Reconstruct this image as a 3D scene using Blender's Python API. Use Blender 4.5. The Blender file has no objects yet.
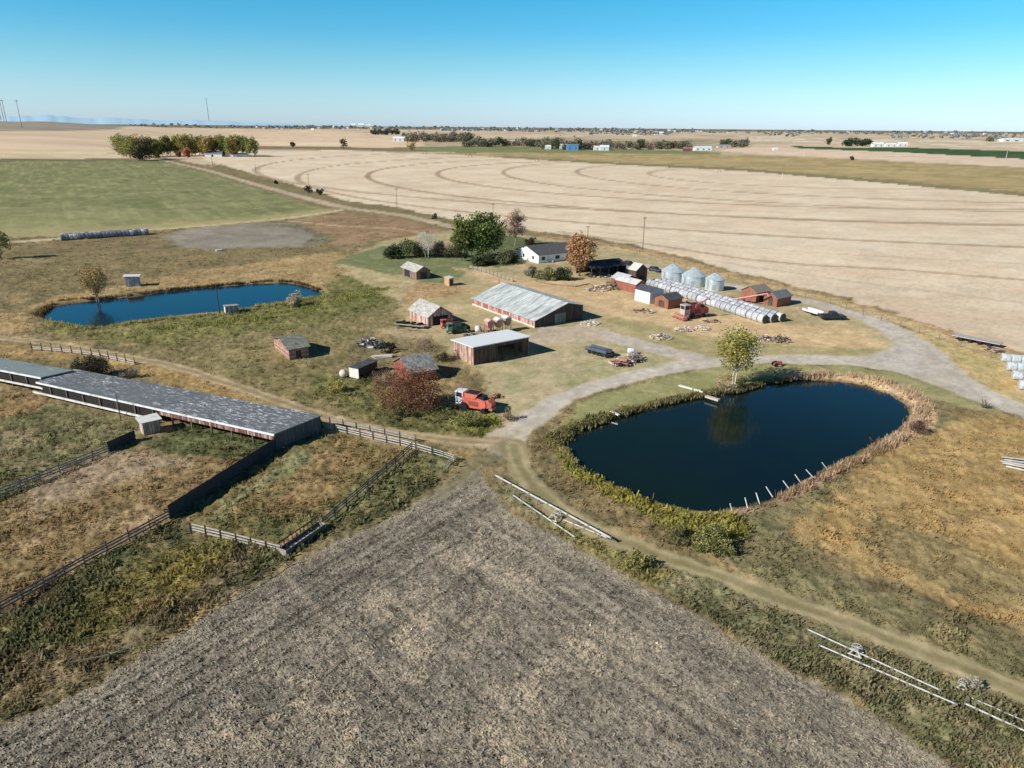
import bpy, math, random
import numpy as np
random.seed(7); RNG = np.random.default_rng(11)
S = bpy.context.scene; COL = S.collection
R = math.radians
# ------------------------------------------------------------------ camera model (also used to turn survey points of the photo into ground positions)
F, CH = 710.0, 46.0
ROLL = math.atan(9/1024); PITCH = math.atan((384-126.8)/F)
FW = np.array([0, math.cos(PITCH), -math.sin(PITCH)]); R0 = np.array([1., 0, 0]); U0 = np.cross(R0, FW)
RT = R0*math.cos(ROLL)+U0*math.sin(ROLL); UP = -R0*math.sin(ROLL)+U0*math.cos(ROLL)
def hy(x): return 122.3+.0088*x
def G(x, y, z=0.0):
    y = max(y, hy(x)+1.0)
    d = FW*F+RT*(x-512)+UP*(384-y)
    t = (z-CH)/d[2]
    return np.array([d[0]*t, d[1]*t])
def P(X, Y, Z=0.0):
    v = np.array([X, Y, Z-CH]); w = v@FW
    return 512+F*(v@RT)/w, 384-F*(v@UP)/w
def ht(bx, by, ty):
    X, Y = G(bx, by); lo, hi = 0., 120.
    for _ in range(40):
        m = (lo+hi)/2
        if P(X, Y, m)[1] > ty: lo = m
        else: hi = m
    return lo
def along(c, ang, tx):                       # length from c in direction ang until the picture column tx
    lo, hi = 0., 400.; s = P(*c)[0] < tx; v = np.array([math.cos(ang), math.sin(ang)])
    for _ in range(50):
        m = (lo+hi)/2; q = c+v*m
        if (P(*q)[0] < tx) == s: lo = m
        else: hi = m
    return lo
def mpp(c): return (c[1]*math.cos(PITCH)+CH*math.sin(PITCH))/F     # metres per pixel at a ground point
K = np.array([.70,.735,.75])
def lin(c):
    c = np.asarray(c, float)/255.
    return np.where(c <= .04045, c/12.92, ((c+.055)/1.055)**2.4)
def A(*c):
    v = lin(c); l = v@np.array([.3,.59,.11]); v = v*.84+l*.16
    return tuple(np.clip(v/K, 0, .86))
def AO(*c):
    v = lin(c); l = v@np.array([.3,.59,.11]); v = v*.76+l*.24
    return tuple(np.clip(v/(K*1.04), 0, .86))
# ------------------------------------------------------------------ noise (world space)
def _h(i, j, s):
    n = (i.astype(np.int64)*374761393 + j.astype(np.int64)*668265263 + s*1442695041) & 0x7fffffff
    n = ((n ^ (n >> 13))*1274126177) & 0x7fffffff
    n = ((n ^ (n >> 16))*668265263) & 0x7fffffff
    return ((n ^ (n >> 15)) & 0xffff)/65535.
def vnoise(x, y, s=0):
    i = np.floor(x); j = np.floor(y); u = x-i; v = y-j
    u = u*u*(3-2*u); v = v*v*(3-2*v)
    a = _h(i, j, s); b = _h(i+1, j, s); c = _h(i, j+1, s); d = _h(i+1, j+1, s)
    return (a*(1-u)+b*u)*(1-v)+(c*(1-u)+d*u)*v
def fbm(x, y, s=0, o=4):
    t = 0; a = .5; n = 0
    for k in range(o):
        t = t+a*vnoise(x, y, s+k*17); n += a; a *= .55
        x, y = x*1.93+y*.55+5.2, y*1.93-x*.55+1.7
    return t/n
def sst(a, b, x):
    t = np.clip((x-a)/(b-a), 0, 1); return t*t*(3-2*t)
def sdist(X, Y, poly):                       # signed distance, positive inside
    d = np.full(X.shape, 1e18); ins = np.zeros(X.shape, bool); n = len(poly)
    for i in range(n):
        ax, ay = poly[i]; bx, by = poly[(i+1) % n]
        ex, ey = bx-ax, by-ay; px, py = X-ax, Y-ay
        t = np.clip((px*ex+py*ey)/(ex*ex+ey*ey+1e-9), 0, 1)
        d = np.minimum(d, (px-ex*t)**2+(py-ey*t)**2)
        if ay != by:
            ins ^= ((ay > Y) != (by > Y)) & (X < (bx-ax)*(Y-ay)/(by-ay)+ax)
    d = np.sqrt(d); return np.where(ins, d, -d)
def ldist(X, Y, line, w):                    # distance to a polyline and its local half width
    d = np.full(X.shape, 1e18); W = np.zeros(X.shape)
    for i in range(len(line)-1):
        ax, ay = line[i]; bx, by = line[i+1]; ex, ey = bx-ax, by-ay
        px, py = X-ax, Y-ay; t = np.clip((px*ex+py*ey)/(ex*ex+ey*ey+1e-9), 0, 1)
        q = (px-ex*t)**2+(py-ey*t)**2; m = q < d
        d = np.where(m, q, d); W = np.where(m, w[i]*(1-t)+w[i+1]*t, W)
    return np.sqrt(d), W
def smooth_line(pts, w, n=6):
    pts = [np.array(p) for p in pts]; o = []; ow = []
    for i in range(len(pts)-1):
        p0 = pts[max(i-1, 0)]; p1 = pts[i]; p2 = pts[i+1]; p3 = pts[min(i+2, len(pts)-1)]
        for k in range(n):
            t = k/n
            o.append(.5*((2*p1)+(p2-p0)*t+(2*p0-5*p1+4*p2-p3)*t*t+(3*p1-p0-3*p2+p3)*t**3)); ow.append(w[i]*(1-t)+w[i+1]*t)
    o.append(pts[-1]); ow.append(w[-1]); return o, ow
def GP(*p, z=0.): return [G(x, y, z) for x, y in p]
# ------------------------------------------------------------------ the lie of the land
ZONES = []   # (kind, owner, geometry, colours, noise size, feather, warp, tuft density, tuft height, bump)
def zone(owner, poly, cols, ns=6., fe=2., warp=2., tuft=.0, th=.3, bump=.1, style='', op=1.0):
    ZONES.append(('p', owner, GP(*poly), [np.array(A(*c)) for c in cols], ns, fe, warp, tuft, th, bump, style, op))
def path(owner, pts, w, cols, ns=2., fe=.8, warp=.6, tuft=0., th=.2, bump=.03, style='', op=1.0):
    w = [w]*len(pts) if not isinstance(w, list) else w
    l, ww = smooth_line(GP(*pts), [v/2 for v in w])
    ZONES.append(('l', owner, (l, ww), [np.array(A(*c)) for c in cols], ns, fe, warp, tuft, th, bump, style, op))
POND_R = [(563,453),(569,441),(587,429),(612,421),(640,412),(672,403),(700,398),(720,396),(742,391),(762,384),(795,380),(825,380),(850,383),(873,388),(892,395),(905,404),(908,414),(903,426),(888,437),(868,447),(845,458),(820,470),(800,482),(785,492),(765,500),(742,507),(715,512),(688,511),(660,504),(640,496),(620,486),(598,477),(577,467)]
POND_L = [(34,314),(48,308),(75,303),(110,299),(140,297),(160,292),(190,289),(222,287),(255,284),(285,283),(305,286),(320,291),(324,295),(310,297),(298,300),(275,302),(252,307),(222,312),(185,315),(150,319),(122,322),(108,327),(90,327),(68,325),(48,320)]
WZ = -.55
PR = GP(*POND_R, z=WZ); PL = GP(*POND_L, z=WZ)
BASE = [np.array(A(*c)) for c in ((132,119,80),(108,101,67),(150,127,82))]
# far country
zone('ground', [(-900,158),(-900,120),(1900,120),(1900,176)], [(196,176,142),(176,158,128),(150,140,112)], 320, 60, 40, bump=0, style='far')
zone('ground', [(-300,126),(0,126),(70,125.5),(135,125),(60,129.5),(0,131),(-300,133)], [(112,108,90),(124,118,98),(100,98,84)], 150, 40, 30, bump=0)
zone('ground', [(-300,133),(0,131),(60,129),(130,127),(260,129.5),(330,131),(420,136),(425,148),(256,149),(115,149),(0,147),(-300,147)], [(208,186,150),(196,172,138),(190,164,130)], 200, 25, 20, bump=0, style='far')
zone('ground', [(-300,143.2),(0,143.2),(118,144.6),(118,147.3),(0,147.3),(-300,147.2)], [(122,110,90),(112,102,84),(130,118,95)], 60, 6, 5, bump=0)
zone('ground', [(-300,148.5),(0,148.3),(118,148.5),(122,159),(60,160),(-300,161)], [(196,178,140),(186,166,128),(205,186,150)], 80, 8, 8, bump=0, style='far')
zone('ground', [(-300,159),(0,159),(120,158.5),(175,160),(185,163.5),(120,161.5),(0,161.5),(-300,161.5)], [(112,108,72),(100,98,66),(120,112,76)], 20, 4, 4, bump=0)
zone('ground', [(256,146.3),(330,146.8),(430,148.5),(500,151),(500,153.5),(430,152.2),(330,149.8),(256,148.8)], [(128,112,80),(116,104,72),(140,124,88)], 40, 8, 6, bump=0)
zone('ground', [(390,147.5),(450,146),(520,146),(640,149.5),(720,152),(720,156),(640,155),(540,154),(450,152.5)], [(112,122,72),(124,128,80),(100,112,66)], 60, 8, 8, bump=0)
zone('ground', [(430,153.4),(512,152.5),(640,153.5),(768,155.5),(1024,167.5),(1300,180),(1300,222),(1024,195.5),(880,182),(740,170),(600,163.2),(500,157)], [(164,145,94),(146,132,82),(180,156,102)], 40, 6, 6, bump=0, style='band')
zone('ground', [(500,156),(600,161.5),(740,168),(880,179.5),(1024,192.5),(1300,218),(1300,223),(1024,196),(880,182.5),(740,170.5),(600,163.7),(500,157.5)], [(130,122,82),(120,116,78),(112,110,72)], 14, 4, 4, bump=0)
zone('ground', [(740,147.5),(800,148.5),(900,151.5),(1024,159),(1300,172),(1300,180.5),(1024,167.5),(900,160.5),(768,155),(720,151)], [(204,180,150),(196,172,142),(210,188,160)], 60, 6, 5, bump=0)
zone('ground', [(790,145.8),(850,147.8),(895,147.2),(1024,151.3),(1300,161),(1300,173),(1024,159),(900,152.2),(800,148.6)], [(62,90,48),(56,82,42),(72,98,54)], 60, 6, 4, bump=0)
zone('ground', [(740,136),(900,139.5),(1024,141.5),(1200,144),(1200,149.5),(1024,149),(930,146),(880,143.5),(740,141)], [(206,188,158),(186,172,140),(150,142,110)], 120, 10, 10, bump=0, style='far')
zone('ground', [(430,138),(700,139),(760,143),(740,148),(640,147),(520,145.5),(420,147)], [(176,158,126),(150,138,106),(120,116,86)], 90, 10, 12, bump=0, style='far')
# green field with pale track below it
zone('green_field', [(-300,163),(0,161.5),(115,161),(172,163),(250,186),(330,211.5),(250,221),(120,228),(60,231),(-300,242)], [(116,120,72),(130,130,84),(100,108,62)], 16, 4, 3, bump=0, style='green')
zone('ground', [(-300,237),(0,229),(120,226),(250,218),(322,209),(338,212),(250,223.5),(130,231),(60,236),(-300,250)], [(160,150,100),(148,140,92),(140,136,84)], 14, 5, 4, bump=0)
path('dirt_track', [(-40,247),(0,243),(60,238.5),(130,231.5),(240,222.5),(300,216.5),(346,209)], 5.5, [(178,164,124),(168,152,112),(188,174,136)], 8, 2, 1.5)
zone('ground', [(-40,250),(60,241),(150,236),(185,243),(175,256),(60,262),(-40,275)], [(124,110,74),(108,98,66),(140,122,82)], 9, 5, 4, .5, .5, .2)
zone('gravel_lot', [(163,238),(185,229),(240,224.5),(295,222.5),(322,228),(336,236),(325,243),(300,248),(250,251.5),(215,251),(176,246)], [(136,128,112),(124,118,104),(148,140,122)], 10, 3, 4, bump=.02)
zone('ground', [(255,226),(282,224),(330,226),(338,238),(325,245),(305,246),(312,236),(295,228)], [(112,108,72),(92,94,58),(124,114,78)], 5, 3, 4, .8, .6, .2, op=.75)
zone('ground', [(285,221),(345,213),(410,219),(452,231),(430,240),(385,238),(340,250),(332,236)], [(142,116,82),(126,106,74),(158,130,92)], 9, 4, 4, .3, .4, .15)
path('ground', [(290,221),(345,226),(400,229),(430,236)], 3, [(176,154,118),(166,146,110)], 5, 2, 2)
path('ground', [(330,243),(370,233),(400,230),(440,233)], 3, [(160,132,100),(150,124,92)], 5, 2, 2, op=.7)
path('ground', [(150,156.5),(200,167),(256,183),(300,195),(345,206),(400,213.5),(455,226),(520,236)], [22]*8, [(124,112,76),(112,102,68),(136,120,82)], 10, 4, 3, .2, .5)
path('gravel_road', [(110,153),(150,158),(200,168.5),(256,184.5),(300,196.5),(345,207.5),(400,215),(455,227.5),(500,237)], [9,9,8,8,8,9,7.5,6.5,4], [(172,156,126),(162,146,118),(184,168,138)], 8, 2, 1)
# stubble field
zone('stubble_field', [(205,160),(256,174.5),(310,189.5),(350,201.5),(400,207.5),(455,220),(500,227),(545,232),(600,239),(640,246.5),(690,259.5),(760,276.5),(830,294.5),(900,314),(960,332.5),(1030,356),(1200,420),(1300,224),(1024,196.2),(880,182.7),(740,170.7),(600,164),(500,158),(430,154),(350,150.5),(256,150),(190,152)], [(205,188,157),(197,177,145),(208,193,164)], 30, 3, 4, bump=0, style='stubble')
path('ground', [(545,236.5),(600,243),(640,250),(690,263.5),(760,281),(830,298.5),(900,318.5),(960,337),(1030,360),(1150,402)], [5]*10, [(168,138,92),(150,124,82),(180,150,104)], 7, 2, 2, .4, .5)
path('ground', [(600,246),(640,253.5),(690,267),(760,284),(830,301),(900,322),(960,341),(1030,365),(1150,408)], [5]*9, [(182,160,108),(166,148,98),(196,172,122)], 7, 2, 2, .6, .4)
# left meadow
zone('ground', [(-60,262),(60,256),(190,250),(330,246),(345,262),(330,270),(200,268),(100,285),(-60,300)], [(126,114,74),(112,102,66),(140,122,80)], 8, 5, 5, .7, .5, .25)
zone('ground', [(-60,345),(0,318),(60,296),(130,284),(200,270),(300,256),(345,252),(362,262),(348,282),(330,296),(300,285),(220,284),(130,293),(60,303),(20,318),(40,328),(0,336)], [(158,134,86),(144,122,78),(170,146,98)], 9, 4, 4, .7, .45, .2)
zone('ground', [(40,322),(110,330),(200,318),(300,301),(328,293),(338,272),(362,276),(398,286),(388,308),(330,322),(290,330),(230,336),(160,345),(60,338)], [(114,112,60),(98,100,52),(136,130,72)], 5, 4, 4, .9, .6, .35)
zone('ground', [(120,348),(200,344),(300,330),(396,300),(412,310),(395,328),(350,345),(340,372),(380,402),(440,412),(500,432),(470,436),(380,424),(290,398),(210,374)], [(128,118,74),(112,106,64),(146,132,86)], 6, 4, 4, .7, .5, .25)
zone('ground', [(310,378),(370,372),(400,395),(450,402),(500,410),(512,424),(495,436),(440,434),(390,424),(330,398)], [(106,104,58),(92,94,50),(128,122,70)], 4, 3, 3, 1., .6, .3)
zone('ground', [(455,415),(492,412),(508,424),(494,433),(462,431)], [(136,136,54),(116,122,48),(150,146,66)], 3, 2, 2, 1.2, .8, .3)
zone('ground', [(-60,340),(60,348),(150,362),(240,388),(330,420),(410,437),(420,444),(330,430),(200,395),(90,362),(-60,350)], [(154,130,76),(142,120,70),(166,142,88)], 6, 2.5, 2, .8, .4, .2)
zone('ground', [(-60,420),(0,412),(50,400),(130,425),(148,446),(70,476),(-60,522)], [(116,112,74),(96,98,60),(142,128,92)], 5, 2, 2, 1., .6, .3)
zone('ground', [(-80,405),(0,398),(40,392),(60,400),(40,412),(0,416),(-80,430)], [(140,116,74),(120,104,66)], 5, 2, 2, .9, .5, .3)
zone('ground', [(-80,540),(0,500),(70,473),(140,447),(278,452),(222,484),(170,520),(0,612),(-80,660)], [(138,118,76),(124,106,66),(158,138,100)], 5, 1.5, 2, 1., .5, .25)
zone('ground', [(30,486),(70,468),(120,455),(210,450),(200,462),(130,478),(80,500),(40,505)], [(160,142,112),(146,130,104),(138,124,94)], 4, 3, 3, .9, .5, .25, op=.8)
zone('ground', [(146,446),(190,424),(275,438),(280,452),(230,462),(175,452)], [(92,98,58),(78,86,50),(108,108,66)], 3, 2, 2, 1.1, .6, .3)
zone('ground', [(165,522),(230,478),(325,430),(410,450),(335,505),(285,548),(195,532)], [(112,110,66),(132,114,68),(92,98,56)], 5, 1.5, 2, 1.1, .5, .3)
zone('ground', [(270,500),(310,465),(340,452),(385,455),(330,490),(295,515)], [(146,122,76),(132,112,68)], 4, 2.5, 3, 1., .5, .25, op=.8)
zone('ground', [(205,520),(260,478),(300,455),(315,460),(270,485),(230,520)], [(140,142,100),(120,124,84)], 3, 2, 2, 1.1, .5, .3, op=.7)
zone('ground', [(-80,665),(0,615),(170,522),(195,534),(284,556),(340,512),(412,456),(432,446),(462,462),(440,486),(300,556),(170,636),(0,728),(-80,775)], [(104,104,64),(88,92,56),(128,116,76)], 4, 1.5, 2, 1.2, .7, .35)
zone('ground', [(80,600),(150,556),(215,538),(250,545),(200,590),(120,640),(60,660)], [(134,120,56),(112,106,52)], 4, 3, 3, 1., .6, .3, op=.6)
zone('ground', [(0,660),(110,640),(215,565),(262,560),(220,605),(120,668),(0,715)], [(130,112,84),(116,100,74)], 4, 3, 3, 1., .6, .3, op=.6)
zone('ground', [(0,690),(60,655),(120,640),(150,628),(90,672),(20,712)], [(152,132,92),(136,122,84)], 3, 3, 3, 1., .5, .3, op=.55)
zone('ground', [(300,530),(350,490),(400,462),(440,462),(400,490),(330,535)], [(124,122,74),(110,112,66)], 3, 3, 3, 1.1, .6, .3, op=.6)
zone('ground', [(150,590),(190,560),(230,552),(215,580),(165,612)], [(146,132,58),(132,122,56)], 2.5, 2.5, 3, 1.1, .7, .3, op=.7)
zone('ground', [(300,470),(330,450),(360,452),(310,488),(280,500)], [(150,126,84),(138,116,76)], 3, 2.5, 3, 1., .5, .25, op=.6)
# farm yard
zone('lawn', [(335,263),(385,240),(470,228),(560,240),(640,255),(760,287),(830,303),(900,335),(930,365),(900,368),(770,360),(700,364),(640,378),(580,395),(540,418),(516,432),(496,412),(478,376),(450,348),(418,332),(400,322),(396,300),(352,276)], [(166,152,108),(150,140,95),(184,164,120)], 7, 3, 3, .1, .15, .05)
zone('lawn', [(330,262),(382,246),(470,248),(480,262),(465,276),(436,290),(404,276),(370,270)], [(112,120,76),(102,112,68),(132,134,90)], 6, 2.5, 2, .15, .15, .05)
zone('lawn', [(450,240),(500,234),(548,242),(530,258),(500,268),(470,262)], [(98,108,66),(86,96,58)], 5, 2, 2, .1, .15, .05)
zone('lawn', [(390,326),(400,318),(470,288),(520,282),(545,292),(470,302),(440,300)], [(170,152,104),(152,142,92)], 5, 3, 3, .15, .2, .05)
zone('ground', [(400,300),(415,282),(450,284),(474,290),(455,296),(425,300),(405,312)], [(172,144,98),(158,132,88)], 4, 2, 2, .6, .3, .1)
zone('lawn', [(455,268),(520,280),(600,280),(650,305),(760,322),(870,330),(886,350),(800,350),(700,340),(640,322),(590,308),(570,300),(500,284)], [(190,164,116),(178,152,104),(202,178,132)], 6, 4, 4, .08, .12, .04)
zone('lawn', [(605,318),(650,322),(700,338),(800,346),(888,348),(874,360),(770,358),(700,358),(640,342)], [(150,142,92),(164,150,102),(138,134,82)], 5, 3, 4, .1, .15, .04)
zone('lawn', [(470,362),(530,356),(575,342),(612,342),(690,360),(640,374),(580,390),(540,412),(516,428),(498,410),(500,385)], [(154,148,104),(176,160,120),(134,136,86)], 4, 2, 3, .12, .15, .04)
zone('lawn', [(556,430),(585,400),(650,381),(700,370),(770,363),(850,366),(905,374),(960,392),(1010,415),(985,412),(905,395),(870,384),(800,376),(700,392),(640,405),(590,422)], [(146,142,90),(132,132,80),(160,150,104)], 5, 1.5, 2, .2, .18, .05)
zone('ground', [(905,328),(960,342),(1040,370),(1100,420),(1024,408),(960,376)], [(188,164,106),(170,150,96),(150,146,86)], 6, 3, 3, .35, .3, .12)
zone('ground', [(985,385),(1040,372),(1060,395),(1010,388)], [(196,158,80),(180,146,76)], 3, 2, 2, .3, .3, .1, op=.7)
path('lawn', [(388,330),(420,336),(455,334),(490,337),(525,340)], 5, [(184,166,126),(170,152,112)], 4, 3, 2, op=.7)
path('lawn', [(515,420),(530,395),(548,372),(560,350)], 4, [(182,166,130),(168,152,114)], 4, 3, 2, op=.6)
path('lawn', [(480,268),(520,284),(580,296),(640,312),(700,326)], 6, [(196,170,124),(182,156,110)], 4, 4, 3, op=.6)
# right side
zone('ground', [(690,540),(740,515),(800,490),(880,445),(915,415),(985,412),(960,425),(880,470),(830,520),(800,560),(900,610),(1100,680),(1100,720),(900,650),(760,590)], [(116,112,74),(128,118,78),(104,102,66)], 5, 3, 3, 1., .4, .25)
zone('ground', [(815,500),(850,468),(900,442),(950,420),(1000,414),(1040,418),(1200,450),(1300,700),(1024,628),(960,604),(870,572),(800,540)], [(156,130,74),(168,142,86),(144,122,68)], 6, 4, 4, .9, .4, .2)
zone('ground', [(845,510),(900,520),(1000,560),(1100,590),(1100,630),(980,590),(880,560)], [(132,120,80),(120,112,74)], 6, 5, 5, 1., .4, .25, op=.7)
zone('ground', [(500,492),(524,478),(560,520),(640,552),(760,604),(900,660),(1024,705),(1200,770),(1200,950),(965,772),(850,700),(740,636),(640,580),(560,535)], [(122,119,82),(107,107,70),(138,128,94)], 4, 1.5, 2, 1.2, .5, .3)
zone('ground', [(540,512),(610,545),(680,575),(660,590),(620,572),(560,538)], [(128,122,62),(142,132,70)], 3, 2, 2, 1.2, .6, .3, op=.7)
zone('ground', [(520,440),(552,425),(560,446),(590,480),(640,512),(700,535),(680,548),(620,530),(560,500),(530,470)], [(124,108,70),(110,100,64),(138,120,78)], 4, 1.5, 2, 1., .4, .25)
# pond margins
path('ground', [(563,446),(585,474),(625,497),(655,512),(690,522),(722,524)], [3,3.5,3.5,4,5,6], [(150,140,48),(128,128,50),(118,112,56)], 2.5, 1.2, 1.2, 1.2, .9, .3)
path('ground', [(556,440),(575,428),(600,420),(650,405),(700,395),(735,391)], [3.5,4,4,3,2.5,2.5], [(120,116,60),(98,98,54),(140,126,70)], 2.5, 1.2, 1., 1.3, 1., .3)
path('ground', [(786,378),(830,376),(870,382),(905,396),(916,412),(908,428),(880,446)], [2.5,3.5,4,5.5,6,5,3], [(192,164,122),(176,148,108),(206,180,140)], 2., 1.2, 1., 1., .8, .2)
path('ground', [(905,430),(880,448),(845,464),(810,482),(780,498),(745,511)], [2,2,2,2,2,2], [(160,132,104),(130,116,80)], 2., 1., .8, 1., .6, .2)
# roads
path('gravel_road', [(500,446),(512,436),(528,422),(548,408),(582,391),(640,374.5),(700,363.5),(770,359),(840,360.5),(900,366),(950,381),(990,398),(1024,411),(1100,440)], [5.4,5.2,4.8,4.6,4.6,5.2,6.6,5.4,6.4,9.5,10.5,7,6.2,6.2], [(178,172,157),(166,159,144),(188,182,167)], 3, .9, .8, style='gravel')
path('gravel_road', [(548,330),(585,331),(622,340),(662,350),(705,361)], [5,8,6.5,6.5,7], [(176,167,151),(164,156,140),(185,177,162)], 3, 1.2, .9, style='gravel')
path('gravel_road', [(575,262),(620,262),(660,270),(720,284),(780,296.5),(830,307),(872,320),(903,337),(926,355),(948,380)], [5,7,7,6,6,6,6.5,8.5,9,9], [(178,171,155),(167,160,143),(187,181,166)], 3, 1.2, .8, style='gravel')
zone('gravel_road', [(500,343),(536,333),(588,322),(608,328),(604,340),(560,343),(520,346)], [(176,160,132),(166,152,124),(184,170,146)], 3, 2, 1.5, bump=.02, style='gravel')
zone('gravel_road', [(880,352),(898,340),(925,352),(950,380),(915,372),(880,366),(850,364)], [(178,172,158),(169,162,147),(187,182,169)], 3, 1.5, 1, bump=.02, style='gravel')
zone('gravel_road', [(485,436),(505,428),(532,424),(520,440),(505,452),(470,446)], [(176,164,140),(160,148,124),(186,174,152)], 2, 1.5, 1.2, bump=.02, style='gravel')
path('dirt_track', [(-40,333),(0,337.5),(60,345),(110,354),(170,366),(230,384),(290,404),(340,420.5),(400,433),(450,440),(500,443)], [2.9]*8+[3.2,3.8,5], [(170,150,112),(152,134,96),(180,162,126)], 3, .9, .7, style='ruts')
path('dirt_track', [(512,444),(520,462),(536,490),(565,516),(610,538),(680,563),(760,592),(850,625),(930,656),(1024,692),(1150,745)], [4.4,3.8,3.6,3.4,3.2,3.0,3.0,3.0,3.2,3.2,3.4], [(154,142,100),(140,130,90),(166,152,112)], 3, .8, .7, style='ruts')
# ploughed field
zone('ploughed_field', [(478,470),(440,490),(370,527),(300,563),(235,600),(170,640),(90,685),(0,732),(-150,815),(-150,1300),(1400,1300),(1000,800),(955,770),(850,702),(790,668),(740,640),(690,610),(640,585),(560,540),(512,512),(494,490)], [(119,113,98),(105,101,88),(134,126,108)], 6, .8, 1.0, .0, .1, .12, style='plough')
path('ground', [(500,446),(480,462),(458,482),(440,496)], [3.4,3.4,3,2], [(124,118,88),(110,106,80),(138,130,100)], 3, 1.4, .8, style='ruts', op=.55)
E0, E1 = G(440,490), G(0,732); EL = (E1-E0)/np.hypot(*(E1-E0)); EN = np.array([EL[1], -EL[0]])
Q0, Q1 = G(512,512), G(955,770); ER = (Q1-Q0)/np.hypot(*(Q1-Q0)); EQ = np.array([ER[1], -ER[0]])
if EN@(G(512,700)-E0) < 0: EN = -EN
if EQ@(G(512,700)-Q0) < 0: EQ = -EQ
# wheel tracks of the irrigation pivot: circles fitted to survey points
def fit(pts):
    M = np.array(GP(*pts)); a = np.c_[2*M, np.ones(len(M))]; s = np.linalg.lstsq(a, (M**2).sum(1), rcond=None)[0]
    return s[0], s[1], math.sqrt(s[2]+s[0]**2+s[1]**2)
RINGS = [(fit([(299,178.7),(306,183.7),(316,170),(338.5,165),(527,220),(587,224),(642,226),(767,234.5),(1023,247)]), 3.4, .75),
 (fit([(408.5,165),(381,171),(373,177.5),(381,183.7),(396,188.7),(426,193.7),(456,197.5),(511,201),(574.5,205.5),(642,211),(767,217.5),(1023,227)]), 3.6, .85),
 (fit([(488.5,163.7),(456,168.7),(447,173.7),(453.5,180),(476,186),(506,190.5),(637,199),(767,205)]), 3.6, .8),
 (fit([(527,165),(514.5,171),(522,179),(544.5,185),(587,190),(637,192.5)]), 3.4, .75),
 (fit([(592,167),(579.5,170),(587,176),(612,181),(662,186)]), 3.4, .7),
 (fit([(662,170.5),(648,172.5),(656,176),(690,181),(730,184)]), 3.4, .6),
 (fit([(271,162.5),(257,168.7),(263.5,173.7),(283.5,180),(303.5,186),(298,160)]), 3.4, .8)]
LINES = [(GP((560,232),(640,243),(768,261.5),(896,269.5),(1023,280),(1200,296)), 1.8, .75), (GP((520,196),(640,207),(768,212),(1023,222)), 1.6, .25), (GP((600,232),(768,249),(1023,264)), 1.5, .3),
         (GP((720,262),(850,281),(1023,303)), 1.5, .3), (GP((760,192),(1023,206)), 1.5, .35)]
SP = [(G(440,600), 7.), (G(520,560), 6.), (G(330,690), 6.), (G(600,640), 6.)]
def straw_patch(x, y): return sum(.13*np.exp(-((x-c[0])**2+(y-c[1])**2)/r**2) for c, r in SP)-.03
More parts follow.
